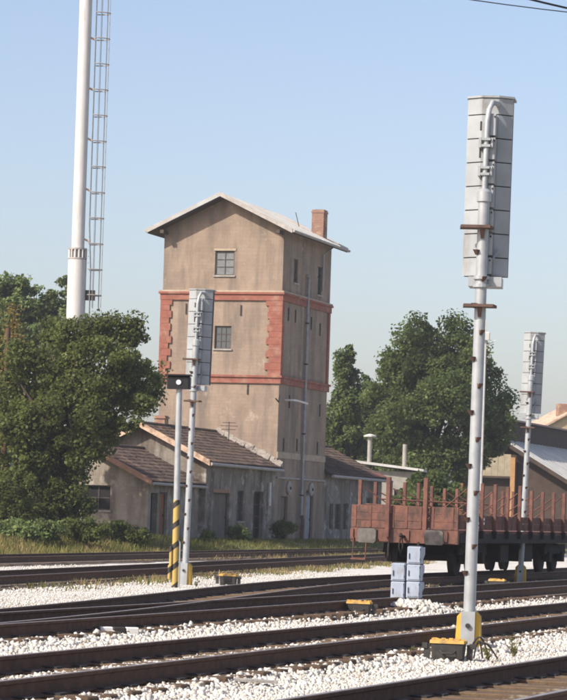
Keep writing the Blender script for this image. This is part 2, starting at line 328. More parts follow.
ys = np.array([-300, -50, 0] + list(np.arange(10, 220.1, 2.0)) + [300, 600, 1500, 6000.0])
GX, GY = np.meshgrid(xs, ys); GZ = ground_z(GX, GY)
gv = np.stack([GX.ravel(), GY.ravel(), GZ.ravel()], 1); nx = len(xs)
ii, jj = np.meshgrid(np.arange(nx - 1), np.arange(len(ys) - 1)); b0 = (jj * nx + ii).ravel()
ground = link('ground', fast_mesh('ground', gv, np.stack([b0, b0 + 1, b0 + nx + 1, b0 + nx], 1), gm), kind='structure')

bm_, bnn, bbb = nodes('ballast_bed'); bbb.inputs['Roughness'].default_value = 0.95
_t = bnn.nodes.new('ShaderNodeTexCoord')
_v = bnn.nodes.new('ShaderNodeTexVoronoi'); _v.inputs['Scale'].default_value = 17
_r = bnn.nodes.new('ShaderNodeValToRGB'); _r.color_ramp.elements[0].color = (0.47, 0.435, 0.38, 1); _r.color_ramp.elements[1].color = (0.68, 0.655, 0.605, 1)
_n = bnn.nodes.new('ShaderNodeTexNoise'); _n.inputs['Scale'].default_value = 0.5; _n.inputs['Detail'].default_value = 8
_r2 = bnn.nodes.new('ShaderNodeValToRGB'); _r2.color_ramp.elements[0].position = .52; _r2.color_ramp.elements[1].position = .72
_x = bnn.nodes.new('ShaderNodeMix'); _x.data_type = 'RGBA'; _x.inputs[7].default_value = (0.42, 0.37, 0.29, 1)
_bp = bnn.nodes.new('ShaderNodeBump'); _bp.inputs['Strength'].default_value = 0.8; _bp.inputs['Distance'].default_value = 0.03
bnn.links.new(_t.outputs['Object'], _v.inputs['Vector']); bnn.links.new(_t.outputs['Object'], _n.inputs['Vector'])
bnn.links.new(_v.outputs['Color'], _r.inputs[0]); bnn.links.new(_n.outputs['Fac'], _r2.inputs[0]); bnn.links.new(_r2.outputs[0], _x.inputs[0])
bnn.links.new(_r.outputs[0], _x.inputs[6]); bnn.links.new(_x.outputs[2], bbb.inputs['Base Color'])
bnn.links.new(_v.outputs['Distance'], _bp.inputs['Height']); bnn.links.new(_bp.outputs[0], bbb.inputs['Normal'])
ss = np.arange(-20, 130, 0.5); oo = np.arange(-23.5, 16, 0.25)
S_, O_ = np.meshgrid(ss, oo)
ballast_rand = RNG.normal(0, 1, S_.shape)
for _ in range(2):
    ballast_rand = (ballast_rand + np.roll(ballast_rand, 1, 0) + np.roll(ballast_rand, 1, 1) + np.roll(ballast_rand, -1, 0) + np.roll(ballast_rand, -1, 1)) / 5
BX = TP0.x + TD.x * S_ + TN.x * O_; BY = TP0.y + TD.y * S_ + TN.y * O_
edge = np.clip((O_ + 23.5) / 2, 0, 1)
BZ = GL - .012 + ballast_rand * 0.022 * edge - 0.05 * (1 - edge)
nx = len(ss); ii, jj = np.meshgrid(np.arange(nx - 1), np.arange(len(oo) - 1)); b0 = (jj * nx + ii).ravel()
link('ballast_bed', fast_mesh('ballast_bed', np.stack([BX.ravel(), BY.ravel(), BZ.ravel()], 1), np.stack([b0, b0 + nx, b0 + nx + 1, b0 + 1], 1), bm_), kind='structure')

# ------------------------------------------------------------------ tracks
G2 = 0.7535                            # half the distance between rail centres
OC, OT4 = -3.75, 0.677                 # offsets of the two main tracks
def smooth(t): t = min(max(t, 0), 1); return t * t * (3 - 2 * t)
def off_a(s): return OC - 4.2 * smooth((s - 2) / 42)
PROF = [(-.075, 0), (.075, 0), (.075, .012), (.012, .03), (.012, .125), (.036, .138), (.036, .166), (.028, .172), (-.028, .172), (-.036, .166), (-.036, .138), (-.012, .125), (-.012, .03), (-.075, .012)]
def rail(path, parent, dz=0.0):
    n = len(PROF); vs = []; mb = MB(); P = [Vector(p) for p in path]
    for i, p in enumerate(P):
        d = (P[min(i + 1, len(P) - 1)] - P[max(i - 1, 0)]).normalized(); a = Vector((d.y, -d.x, 0))
        vs += [p + a * x + Vector((0, 0, z + dz)) for x, z in PROF]
    fs = []; mi = []
    for i in range(len(P) - 1):
        for k in range(n):
            fs.append((i * n + k, (i + 1) * n + k, (i + 1) * n + (k + 1) % n, i * n + (k + 1) % n)); mi.append(1 if k in (7,) else 0)
    fs += [tuple(range(n)), tuple((len(P) - 1) * n + k for k in range(n - 1, -1, -1))]; mi += [0, 0]
    mb.add(vs, fs); mb.mi = mi
    return mb.build('rail', [railrust, railtop], parent)
sl = MB().bbox(-1.2, 1.2, -.13, .13, -.16, .012, .012).mesh('sleeper', sleepwood)
tp = MB().box(-.17, .17, -.085, .085, .012, .03).mesh('tie_plate', iron)
def lay(label, centre, s0, s1, step, sleep=None, curve=False, dz=0.0):
    c0 = centre(s0)
    t = thing('railway_track', label, 'railway track', c0)
    n = max(2, int((s1 - s0) / step) + 1); S = [s0 + (s1 - s0) * i / (n - 1) for i in range(n)]
    for sg in (-1, 1):
        path = []
        for s in S:
            p = centre(s); d = (centre(s + .05) - centre(s - .05)).normalized(); a = Vector((d.y, -d.x, 0))
            path.append(p + a * sg * G2 - c0)
        rail(path, t, dz)
    if sleep:
        s = sleep[0]
        while s < sleep[1]:
            p = centre(s); d = (centre(s + .05) - centre(s - .05)).normalized()
            k = link('sleeper', sl, t); k.location = p - c0 + Vector((random.uniform(-.03, .03), random.uniform(-.03, .03), random.uniform(-.012, .006)))
            k.rotation_euler = (0, 0, math.atan2(d.y, d.x) - math.pi / 2 + random.uniform(-.02, .02))
            for sg in (-1, 1):
                q = link('tie_plate', tp, k); q.location = (sg * G2, 0, 0)
            s += 0.62
    return t
T5P = Vector((0.76, 21.77, 0)); T5A = R(19.4)
def c5(s): return T5P + Vector((math.sin(T5A), math.cos(T5A), 0)) * s
T2P = Vector((-6.0, 60, 0)); T2A = R(11.2)
def c2(s): return T2P + Vector((math.sin(T2A), math.cos(T2A), 0)) * s
T1P = Vector((-8.1, 81.4, 0)); T1A = R(13.6)
def c1(s): return T1P + Vector((math.sin(T1A), math.cos(T1A), 0)) * s
lay('nearest railway track cutting across the bottom right corner', c5, -14, 60, 6, (-4, 13))
lay('straight railway track just behind the tall near signal mast', lambda s: trk(s, OT4), -16, 110, 6, (-3, 26))
lay('straight railway track passing behind the blue-grey stacked boxes', lambda s: trk(s, OC), -14, 110, 6, (-2, 36))
lay('turnout track curving away to carry the red wagon', lambda s: trk(s, off_a(s)), 4.0, 110, 1.0, (14, 40), dz=-0.002)
lay('rusty siding track behind the pole with striped foot', c2, -26, 70, 6)
lay('overgrown farthest track along the grass by the house', c1, -36, 66, 6)

# ------------------------------------------------------------------ dark oiled strips under the tracks
oiled = mat('oiled_ballast', (0.085, 0.062, 0.045), (0.15, 0.115, 0.085), 9, 0.95, bump=0.8, bscale=22, c3=(0.30, 0.26, 0.21), s3=5, t3=(0.56, 0.72))
def bedstrip(cf, s0, s1, o0, o1, z):
    V = []; Fc = []; n = int((s1 - s0) / .5)
    for i in range(n + 1):
        s = s0 + (s1 - s0) * i / n; p = cf(s); d = (cf(s + .05) - cf(s - .05)).normalized()
        for o, zz in ((o0 - .16, GL - .05), (o0 + random.uniform(-.08, .08), z), (o1 + random.uniform(-.08, .08), z), (o1 + .16, GL - .05)): V.append((p.x + d.y * o, p.y - d.x * o, zz + random.uniform(-.008, .008)))
        if i:
            for k in range(3): Fc.append(((i - 1) * 4 + k, (i - 1) * 4 + k + 1, i * 4 + k + 1, i * 4 + k))
    m = MB(); m.add(V, Fc); return m.build('track_bed', oiled, kind='structure')
bedstrip(lambda s: trk(s, OC), -14, 110, -1.1, 1.1, -.045)
bedstrip(lambda s: trk(s, off_a(s)), 8, 110, -1.15, 1.1, -.05)
bedstrip(c2, -26, 70, -1.2, 1.1, -.045)
bedstrip(c1, -36, 66, -1.2, 1.1, -.05)
bedstrip(lambda s: trk(s, OT4), -16, 110, -.95, .98, -.055)
bedstrip(c5, -14, 60, -1.15, 1.1, -.05)

# ------------------------------------------------------------------ loose ballast stones (one uncountable mass)
def zones(x, y):
    s = (x - TP0.x) * TD.x + (y - TP0.y) * TD.y; o = (x - TP0.x) * TN.x + (y - TP0.y) * TN.y
    ta = np.clip((s - 2) / 42, 0, 1); oa = OC - 4.2 * ta * ta * (3 - 2 * ta)
    a5 = (x - T5P.x) * math.cos(T5A) - (y - T5P.y) * math.sin(T5A); a2 = (x - T2P.x) * math.cos(T2A) - (y - T2P.y) * math.sin(T2A)
    return o, [a5, o - OT4, o - OC, o - oa, a2]
def stones(y0, y1, dens, smin, smax):
    area = .112 * (y1 ** 2 - y0 ** 2) + 4.4 * (y1 - y0); n = int(area * dens)
    y = np.sqrt(RNG.uniform(y0 ** 2, y1 ** 2, n)); x = RNG.uniform(-1, 1, n) * (.112 * y + 2.2)
    o, Z = zones(x, y); keep = o > -23
    size = RNG.uniform(smin, smax, n) * .4; zl = np.full(n, GL); dark_ = np.zeros(n, bool)
    for i, d in enumerate(Z):
        ad = np.abs(d); keep &= np.abs(ad - G2) > .115
        inb = ad < 1.15
        zl[inb] = -.05
        near = (ad > .85) & (ad < 1.75); big = near & (RNG.random(n) < .55); size[big] *= 1.6
        if i in (2, 3, 4): keep &= ~(inb & (RNG.random(n) < .45)); dark_ |= inb & (RNG.random(n) < .85)
        if i == 1: dark_ |= (d > G2) & (d < G2 + .3) & (RNG.random(n) < .8); ins = (ad < G2) & (d > -.5); zl[ins] = -.015; size[ins] *= 1.45; keep &= ~((d < -.5) & (ad < G2) & (RNG.random(n) < .6))
        if i in (1, 2): ed = (d > .98) & (d < 1.5) & (RNG.random(n) < .8); zl[ed] = -.005 - (d[ed] - .98) * .14; size[ed] *= 1.1; dark_ &= ~ed
        if i == 0: keep &= ~((ad < G2) & (RNG.random(n) < .6)); dark_ |= (ad < 1.1) & (RNG.random(n) < .5)
    size = np.minimum(size, .06); zl -= size * RNG.uniform(.1, .42, n)
    return np.stack([x, y], 1)[keep], size[keep], zl[keep], dark_[keep]
cube = np.array([(-1, -1, -1), (1, -1, -1), (1, 1, -1), (-1, 1, -1), (-1, -1, 1), (1, -1, 1), (1, 1, 1), (-1, 1, 1)]) * .5
cf = np.array([(0, 3, 2, 1), (4, 5, 6, 7), (0, 1, 5, 4), (1, 2, 6, 5), (2, 3, 7, 6), (3, 0, 4, 7)])
def stone_mesh(xy, sz, name, zoff, zl, mm):
    n = len(xy); v = np.repeat(cube[None], n, 0) * (1 + RNG.uniform(-.45, .35, (n, 8, 3)))
    v *= (sz[:, None, None] * RNG.uniform(.65, 1.25, (n, 1, 3)))
    # random rotation
    q = RNG.normal(size=(n, 4)); q /= np.linalg.norm(q, axis=1)[:, None]; a, b, c, d = q.T
    Rm = np.stack([1 - 2 * (c * c + d * d), 2 * (b * c - a * d), 2 * (b * d + a * c), 2 * (b * c + a * d), 1 - 2 * (b * b + d * d), 2 * (c * d - a * b), 2 * (b * d - a * c), 2 * (c * d + a * b), 1 - 2 * (b * b + c * c)], 1).reshape(n, 3, 3)
    v = np.einsum('nij,nkj->nki', Rm, v)
    v[:, :, 0] += xy[:, 0, None]; v[:, :, 1] += xy[:, 1, None]; v[:, :, 2] += (sz * RNG.uniform(-.1, .42, n) + zl)[:, None]
    f = (cf[None] + (np.arange(n) * 8)[:, None, None]).reshape(-1, 4)
    return fast_mesh(name, v.reshape(-1, 3), f, mm)
A = [stones(17, 30, 520, .03, .075), stones(30, 44, 280, .035, .08), stones(44, 62, 70, .035, .075), stones(62, 84, 25, .04, .08)]
xy = np.concatenate([a[0] for a in A]); sz = np.concatenate([a[1] for a in A]); zl = np.concatenate([a[2] for a in A]); dk = np.concatenate([a[3] for a in A])
big = RNG.random(len(sz)) < .01; sz[big] *= RNG.uniform(1.1, 1.5, big.sum())
hp = []; hz_ = []; hs = []
def heap(c, rx, ry, n, h):
    for _ in range(n):
        a = random.uniform(0, 6.283); r = math.sqrt(random.random()); x, y = r * math.cos(a) * rx, r * math.sin(a) * ry
        hp.append((c.x + x, c.y + y)); hz_.append(GL + h * (1 - r * r) * random.uniform(.6, 1)); hs.append(random.uniform(.04, .08))
CABP = on(408, 611)
heap(CABP + Vector((0.08, -.42, 0)), .75, .42, 620, .2)
heap(on(468, 652) + Vector((.1, .1, 0)), .5, .5, 160, .05)
white_xy = np.concatenate([xy[~dk], np.array(hp)]); white_sz = np.concatenate([sz[~dk], np.array(hs)]); white_z = np.concatenate([zl[~dk], np.array(hz_)])
o = link('ballast_stones', stone_mesh(white_xy, white_sz, 'ballast_stones', 0, white_z, stone), kind='stuff'); o['label'] = 'white limestone ballast stones between the tracks'
dkstone = island_mat('oil_stained_stone', (0.07, 0.05, 0.038), (0.17, 0.13, 0.095), 0.9, 0, (0.30, 0.25, 0.2))
o = link('oiled_ballast_stones', stone_mesh(xy[dk], sz[dk], 'oiled_ballast_stones', 0, zl[dk], dkstone), kind='stuff'); o['label'] = 'brown oil stained ballast stones along the rails'

# ------------------------------------------------------------------ wall fittings
def fbox(mb, o, ex, n, x0, x1, z0, z1, d0, d1):        # box on a wall plane: d outward
    o, ex, n = Vector(o), Vector(ex), Vector(n); ez = Vector((0, 0, 1))
    P = lambda x, z, d: o + ex * x + ez * z + n * d
    lo = [P(x0, z0, d0), P(x1, z0, d0), P(x1, z1, d0), P(x0, z1, d0)]; hi = [P(x0, z0, d1), P(x1, z0, d1), P(x1, z1, d1), P(x0, z1, d1)]
    if ex.cross(ez).dot(n) < 0: lo.reverse(); hi.reverse()
    mb.hull(lo, hi); return mb
def window(parent, W, hole, cols=2, rows=2, depth=0.12, pane=None, sill=True, frm=None, fw=0.055, name='window'):
    o, ex, n = W; x0, x1, z0, z1 = hole; pane = pane or gl; frm = frm or frame_w
    mb = MB()
    for a in (x0, x1 - fw): fbox(mb, o, ex, n, a, a + fw, z0, z1, -depth - .04, -depth + .03)
    for a in (z0, z1 - fw): fbox(mb, o, ex, n, x0 + fw, x1 - fw, a, a + fw, -depth - .04, -depth + .03)
    b = fw * .6; cw = (x1 - x0 - 2 * fw) / cols; rh = (z1 - z0 - 2 * fw) / rows
    for i in range(1, cols): fbox(mb, o, ex, n, x0 + fw + cw * i - b / 2, x0 + fw + cw * i + b / 2, z0 + fw, z1 - fw, -depth - .03, -depth + .02)
    for j in range(1, rows):
        for i in range(cols): fbox(mb, o, ex, n, x0 + fw + cw * i + (b / 2 if i else 0), x0 + fw + cw * (i + 1) - (b / 2 if i < cols - 1 else 0), z0 + fw + rh * j - b / 2, z0 + fw + rh * j + b / 2, -depth - .028, -depth + .015)
    w_ = mb.build(name, frm, parent)
    for i in range(cols):
        for j in range(rows):
            e = random.uniform(-.012, .012)
            fbox(MB(), o, ex, n, x0 + fw + cw * i, x0 + fw + cw * (i + 1), z0 + fw + rh * j, z0 + fw + rh * (j + 1), -depth - .02 + e * .3, -depth - .01).build('pane', pane, w_)
    if sill: fbox(MB(), o, ex, n, x0 - .06, x1 + .06, z0 - .07, z0, -depth, .07).build('sill', concrete, w_)
    return w_
def door(parent, W, hole, m, depth=0.15, planks=5, handle=True):
    o, ex, n = W; x0, x1, z0, z1 = hole
    f = MB(); fw = .07
    for a in (x0, x1 - fw): fbox(f, o, ex, n, a, a + fw, z0, z1, -depth - .05, -depth + .05)
    fbox(f, o, ex, n, x0 + fw, x1 - fw, z1 - fw, z1, -depth - .05, -depth + .05)
    d = f.build('door', frame_w, parent); pw = (x1 - x0 - 2 * fw) / planks
    for i in range(planks):
        fbox(MB(), o, ex, n, x0 + fw + pw * i + .006, x0 + fw + pw * (i + 1) - .006, z0 + .01, z1 - fw, -depth - .03, -depth + random.uniform(0, .014)).build('plank', m, d)
    if handle: fbox(MB(), o, ex, n, x1 - .2, x1 - .15, z0 + 1.0, z0 + 1.12, -depth + .014, -depth + .06).build('handle', iron, d)
    return d
def backing(parent, W, hole, depth=.6, m=None):  # near-black sheet whose colour stands in for the unlit inside
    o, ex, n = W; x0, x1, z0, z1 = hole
    return fbox(MB(), o, ex, n, x0 - .1, x1 + .1, z0 - .1, z1 + .1, -depth, -depth + .02).build('room_shade_sheet', m or dark, parent)
def pantiles(parent, P0, eu, es, lu, ls, name='roof_tiles', tw=.24, tl=.34):
    """clay pantiles: P0 eave corner, eu along eave, es up the slope"""
    eu, es = Vector(eu).normalized(), Vector(es).normalized(); nn = eu.cross(es).normalized()
    if nn.z < 0: nn = -nn
    V = []; Fc = []; nu, ns = int(lu / tw), int(ls / tl) + 1
    for j in range(ns):
        for i in range(nu):
            b = Vector(P0) + eu * (i * tw) + es * (j * tl) + nn * random.uniform(0, .014) + eu * random.uniform(-.008, .008)
            if random.random() < .004: continue
            o = len(V); top = min(tl * 1.12, ls - j * tl + .05)
            for (a, h) in ((0, .012), (.28, .062), (.62, .055), (1.03, .01)):
                V.append(b + eu * a * tw + nn * (h + .03)); V.append(b + eu * a * tw + es * top + nn * (h - .004))
            for (a, h) in ((0, -.01), (.28, .02), (.62, .015), (1.03, -.01)): V.append(b + eu * a * tw + nn * (h + .02))
            for k in range(3):
                Fc.append((o + 2 * k, o + 2 * k + 2, o + 2 * k + 3, o + 2 * k + 1)); Fc.append((o + 8 + k, o + 9 + k, o + 2 * k + 2, o + 2 * k))
    m = MB(); m.add(V, Fc); ob = m.build(name, tile, parent, kind='stuff'); return ob

# ------------------------------------------------------------------ water tower
TW, TL, TE = 6.05, 7.8, 14.86
tower = thing('water_tower', 'tall tan plastered railway water tower with red bands and metal roof', 'water tower', CORNER, -BA)
FW = ((-TW, 0, 0), (1, 0, 0), (0, -1, 0))               # front wall plane: origin left corner
SW = ((0, 0, 0), (0, 1, 0), (1, 0, 0))                  # right wall plane
fh = [(2.62, 3.6, 12.62, 13.8), (2.72, 3.56, 9.1, 10.2)]
sh = [(1.7, 2.35, 12.45, 13.6), (5.55, 6.3, 12.2, 13.6), (.85, 1.95, 0, 2.15), (4.9, 6.1, 0, 2.5)]
mb = MB()
mb.wall(FW[0], FW[1], FW[2], TW, TE, fh, .16); mb.wall(SW[0], SW[1], SW[2], TL, TE, sh, .18)
mb.wall((0, TL, 0), (-1, 0, 0), (0, 1, 0), TW, TE); mb.wall((-TW, TL, 0), (0, -1, 0), (-1, 0, 0), TL, TE)
RISE = 1.75; HW = TW / 2
for yy in (0, TL):
    mb.add([(-TW, yy, TE), (0, yy, TE), (-HW, yy, TE + RISE * HW / (HW + .65))], [(0, 1, 2) if yy == 0 else (1, 0, 2)])
mb.build('wall', plaster, tower)
for q in fh: backing(tower, FW, q, .5)
for q in sh[:2]: backing(tower, SW, q, .5)
# windows: the upper one is closed by grey shutters
window(tower, FW, fh[0], 2, 3, .08, shutter, True); window(tower, FW, fh[1], 3, 3, .1, gl, True)
window(tower, SW, sh[0], 1, 3, .1, gl); window(tower, SW, sh[1], 1, 3, .1, gl)
fbox(MB(), *FW, 2.55, 3.67, 13.8, 13.9, .0, .035).build('lintel', plaster_pale, tower)
door(tower, SW, sh[2], doorwood); door(tower, SW, sh[3], bluewash, planks=4)
# string courses: moulded strips all round (front, right, back, left), red
def course(z0, z1, d, m, nm):
    for dz0, dz1, dd in ((z0, z1 - .1, d), (z1 - .1, z1, d + .07)):
        c = MB(); lo = [(-TW - dd, -dd, dz0), (dd, -dd, dz0), (dd, TL + dd, dz0), (-TW - dd, TL + dd, dz0)]
        c.hull(lo, [(x, y, dz1) for x, y, _ in lo]); c.build(nm, m, tower)
course(11.43, 11.82, .09, redband, 'string_course'); course(7.48, 7.86, .09, redband, 'string_course')
c = MB(); lo = [(-TW - .13, -.13, 11.82), (.13, -.13, 11.82), (.13, TL + .13, 11.82), (-TW - .13, TL + .13, 11.82)]
c.hull(lo, [(x, y, 11.9) for x, y, _ in lo]).build('ledge', plaster_pale, tower)
fbox(MB(), *SW, .0, TL, 3.95, 4.25, 0, .04).build('plaster_band', plaster_pale, tower)
fbox(MB(), *SW, .0, TL, 2.98, 3.06, 0, .07).build('ledge', concrete, tower)
# toothed red corner stones
for side in (0, 1):
    z = 7.86; k = 0
    while z < 11.40:
        h = min(.34 if k % 2 else .27, 11.43 - z); wd = (.52 if k % 2 else .38) + random.uniform(-.04, .05) + (.08 if side else 0)
        if h < .05: break
        x0, x1 = ((-.07, wd) if side == 0 else (TW - wd - .12, TW + .07))
        fbox(MB(), *FW, x0, x1, z, z + h - .008, 0, .07 + random.uniform(0, .012)).build('corner_stone', redband, tower); z += h; k += 1
for y in (0, TL - .3): fbox(MB(), *SW, y, y + .3, 7.87, 11.42, 0, .068).build('corner_strip', redband, tower)
# iron wall anchors
for x, z in ((3.98, 10.7), (4.45, 6.95), (1.2, 10.75)): fbox(MB(), *FW, x, x + .07, z, z + .5, 0, .04).build('wall_anchor', iron, tower)
for y, z in ((1.0, 10.55), (2.1, 10.55), (4.7, 10.4), (6.2, 10.2), (1.6, 6.4), (6.6, 6.2), (.9, 4.3), (3.0, 4.35), (6.4, 4.3)): fbox(MB(), *SW, y, y + .1, z, z + .62, 0, .04).build('wall_anchor', iron, tower)
# roof: two sheet slopes with overhang, standing seams, dark soffit, pale verge
OV, OE = .75, .65; ex = HW + OE; sl_h = RISE
rt = math.hypot(ex, sl_h)
ang = math.atan2(sl_h, ex); ZR = TE + RISE * HW / ex + .165; ZE = ZR - sl_h
roof = MB()
for sg in (-1, 1):
    lo = [(-HW + sg * ex, -OV, ZE), (-HW + sg * ex, TL + OV, ZE), (-HW, TL + OV, ZR), (-HW, -OV, ZR)]
    if sg < 0: lo.reverse()
    roof.hull([(x, y, z - .05) for x, y, z in lo], lo)
ro = roof.build('roof', metalroof, tower)
for sg in (-1, 1):
    for i in range(15):
        y = -OV + .02 + i * (TL + 2 * OV - .09) / 14
        m = MB(); m.hull([(-HW + sg * ex, y, ZE + .002), (-HW, y, ZR + .002), (-HW, y + .05, ZR + .002), (-HW + sg * ex, y + .05, ZE + .002)], [(-HW + sg * ex, y, ZE + .05), (-HW, y, ZR + .05), (-HW, y + .05, ZR + .05), (-HW + sg * ex, y + .05, ZE + .05)])
        m.build('roof_seam', metalroof, ro)
    m = MB(); lo = [(-HW + sg * (ex - .03), -OV + .06, ZE - .16), (-HW + sg * (ex - .03), TL + OV - .06, ZE - .16), (-HW, TL + OV - .06, ZR - .18), (-HW, -OV + .06, ZR - .18)]
    if sg < 0: lo.reverse()
    m.hull(lo, [(x, y, z + .125) for x, y, z in lo]).build('soffit', soffit, ro)
    for y in (-OV, TL + OV - .03):
        m = MB(); m.hull([(-HW + sg * ex, y - .03, ZE - .14), (-HW, y - .03, ZR - .14), (-HW, y + .03, ZR - .14), (-HW + sg * ex, y + .03, ZE - .14)], [(-HW + sg * ex, y - .03, ZE + .07), (-HW, y - .03, ZR + .07), (-HW, y + .03, ZR + .07), (-HW + sg * ex, y + .03, ZE + .07)]).build('verge_flashing', metalroof if sg < 0 else gutterm, ro)
    MB().tube([(-HW + sg * (ex + .06), -OV, ZE - .04), (-HW + sg * (ex + .06), TL + OV, ZE - .08)], .065, 8).build('gutter', gutterm, ro)
# purlin ends under the front verge
for sg in (-1, 1):
    x = -HW + sg * (HW - .1); MB().box(x - .09, x + .09, -OV + .08, 0, ZE + .18 - .14 - .18, ZE + .02).build('purlin', soffit, ro)
# brick chimney through the right slope
m = MB(); m.box(-.72, -.1, 6.6, 7.25, TE - .1, TE + 1.66); m.box(-.75, -.07, 6.57, 7.28, TE + 1.5, TE + 1.58)
ch = m.build('chimney', brick, tower); MB().box(-.6, -.22, 6.72, 7.13, TE + 1.662, TE + 1.68).build('flue', dark, ch)
MB().tube([(-1.0, 5.6, TE + .5), (-1.25, 5.6, TE + 1.4)], .02, 5).build('aerial', iron, tower)
# pipes and brackets on the shaded wall
MB().tube([(.02, 3.75, 12.95), (.1, 3.75, 12.95), (.13, 3.75, 12.8), (.13, 3.75, 1.2), (.13, 3.75, .1)], .075, 10).build('downpipe', zinc, tower, True)
MB().tube([(.6, 6.15, ZE - .1), (.1, 6.15, ZE - .5), (.1, 6.15, 12.4)], .05, 8).build('overflow_pipe', zinc, tower, True)
for z in (2.2, 5.2, 8.6, 10.6): MB().lathe([(.1, 0), (.1, .07)], 10, (.13, 3.75, z)).build('pipe_clamp', iron, tower)
MB().tube([(0, 1.0, 6.75), (.45, 1.0, 6.75), (.5, 1.2, 6.75), (.5, 3.0, 6.68)], .05, 6).build('lamp_bracket', white, tower)
MB().tube([(0, .08, 6.9), (.1, -.3, 6.6), (.02, -.55, 6.75)], .035, 6).build('iron_hook', iron, tower)
for y in (1.9, 5.5):
    d = MB().lathe([(.30, 0), (.33, .04), (.33, .1), (.2, .16), (.08, .12)], 16, (0, y, 2.55), 'X').build('loudspeaker', concrete, tower)
    MB().lathe([(.075, .12), (.075, .17)], 10, (0, y, 2.55), 'X').build('cone', iron, d)
MB().tube([(.18, 3.75, .1), (.22, 3.75, 1.0), (.16, 3.75, 1.25)], .1, 8).build('pipe_boot', rustplate, tower)

# ------------------------------------------------------------------ station house in front of the tower
def gable_house(root, x0, x1, y0, y1, eave, rise, wallm, front_holes, side_holes, ovf, ovs, back=False, tiles_from=None):
    hw = (x1 - x0) / 2; xm = (x0 + x1) / 2; L = y1 - y0
    slope = rise / (hw + ovs)
    m = MB(); FWp = ((x0, y0, 0), (1, 0, 0), (0, -1, 0)); SWp = ((x1, y0, 0), (0, 1, 0), (1, 0, 0))
    m.wall(*FWp, x1 - x0, eave, front_holes, .25); m.wall(*SWp, L, eave, side_holes, .25); m.wall((x0, y1, 0), (0, -1, 0), (-1, 0, 0), L, eave)
    pk = eave + slope * hw
    m.add([(x0, y0, eave), (x1, y0, eave), (xm, y0, pk)], [(0, 1, 2)])
    if back: m.wall((x1, y1, 0), (-1, 0, 0), (0, 1, 0), x1 - x0, eave); m.add([(x1, y1, eave), (x0, y1, eave), (xm, y1, pk)], [(0, 1, 2)])
    m.build('wall', wallm, root)
    ze = eave - slope * ovs + .06; zr = pk + .06
    ya, yb = y0 - ovf, (y1 + ovf if back else y1)
    r = MB()
    for sg in (-1, 1):
        lo = [(xm + sg * (hw + ovs), ya, ze), (xm + sg * (hw + ovs), yb, ze), (xm, yb, zr), (xm, ya, zr)]
        if sg < 0: lo.reverse()
        r.hull(lo, [(x, y, z + .05) for x, y, z in lo])
    rf = r.build('roof', tilebase, root)
    s_ = Vector((-(hw + ovs), 0, zr - ze)); ls = s_.length
    pantiles(rf, (xm + hw + ovs, ya, ze + .04), (0, 1, 0), s_, yb - ya, ls)
    s2 = Vector(((hw + ovs), 0, zr - ze)); pantiles(rf, (xm - hw - ovs, ya, ze + .04), (0, 1, 0), s2, yb - ya, ls)
    n = int((yb - ya) / .36)
    for i in range(n):
        y = ya + i * (yb - ya) / n
        MB().tube([(xm, y, zr + .07), (xm, y + (yb - ya) / n * 1.06, zr + .085)], [.1, .115], 8).build('ridge_tile', tile, rf)
    return rf, FWp, SWp, ze, zr, xm, hw + ovs, ya, yb
def bargeboards(rf, m1, m2, xm, reach, ze, zr, y, w_=.2):
    for sg, mm in ((-1, m1), (1, m2)):
        b = MB(); b.hull([(xm + sg * reach, y - .035, ze - .1), (xm, y - .035, zr - .1), (xm, y + .035, zr - .1), (xm + sg * reach, y + .035, ze - .1)],
                         [(xm + sg * reach, y - .035, ze - .1 + w_), (xm, y - .035, zr - .1 + w_), (xm, y + .035, zr - .1 + w_), (xm + sg * reach, y + .035, ze - .1 + w_)])
        b.build('bargeboard', mm, rf)
HL = 10.0; HE = 3.5
house = thing('station_house', 'low derelict plastered house with dark tiled roof in front of the tower', 'house', CORNER, -BA)
def hu(px): return wall_u(px) + HL
hside = [(hu(213), hu(229), 0, 2.15), (hu(237), hu(243), 0.9, 2.3), (hu(253.5), hu(263), 0, 2.3)]
rf, FWp, SWp, ze, zr, xm, reach, ya, yb = gable_house(house, -TW, 0, -HL, 0, HE, 1.62, house_plaster, [], hside, .45, .32)
# roof stops at the tower wall
bargeboards(rf, barge, barge, xm, reach, ze, zr, ya - .02, .26)
MB().tube([(xm + reach + .05, ya, ze - .02), (xm + reach + .05, yb - .05, ze - .06)], .075, 8).build('gutter', gutterm, rf)
for q in hside: backing(house, SWp, q, .7)
dd = door(house, SWp, hside[0], doorwood, planks=4); dd['label'] = 'grey plank door with crooked frame'
fbox(MB(), *SWp, hside[0][0] - .15, hside[0][1] + .12, 2.15, 2.3, -.02, .05).build('lintel', barge_brown, house)
window(house, SWp, hside[1], 1, 3, .15, gl)
window(house, SWp, hside[2], 2, 4, .2, dark, False, name='broken_door')
MB().tube([(.12, HL * 0 - 1.25, 2.75), (.12, -1.25, 1.65)], .07, 8).build('downpipe_stub', white, house)
# mortar fillet where the roof meets the tower
m = MB(); n = 16
for i in range(n):
    t0, t1 = i / n, (i + 1) / n
    a = Vector((xm + reach * t0, -.05, zr + (ze - zr) * t0)); b = Vector((xm + reach * t1, -.05, zr + (ze - zr) * t1)); h0 = random.uniform(.2, .34); w0 = random.uniform(.28, .5)
    m.hull([a + Vector((0, -w0, .06)), b + Vector((0, -w0, .06)), b + Vector((0, .04, .06)), a + Vector((0, .04, .06))], [a + Vector((0, -w0 * .6, .17)), b + Vector((0, -w0 * .6, .17)), b + Vector((0, .04, h0 + .1)), a + Vector((0, .04, h0 + .1))])
m.build('mortar_fillet', mortar, rf)
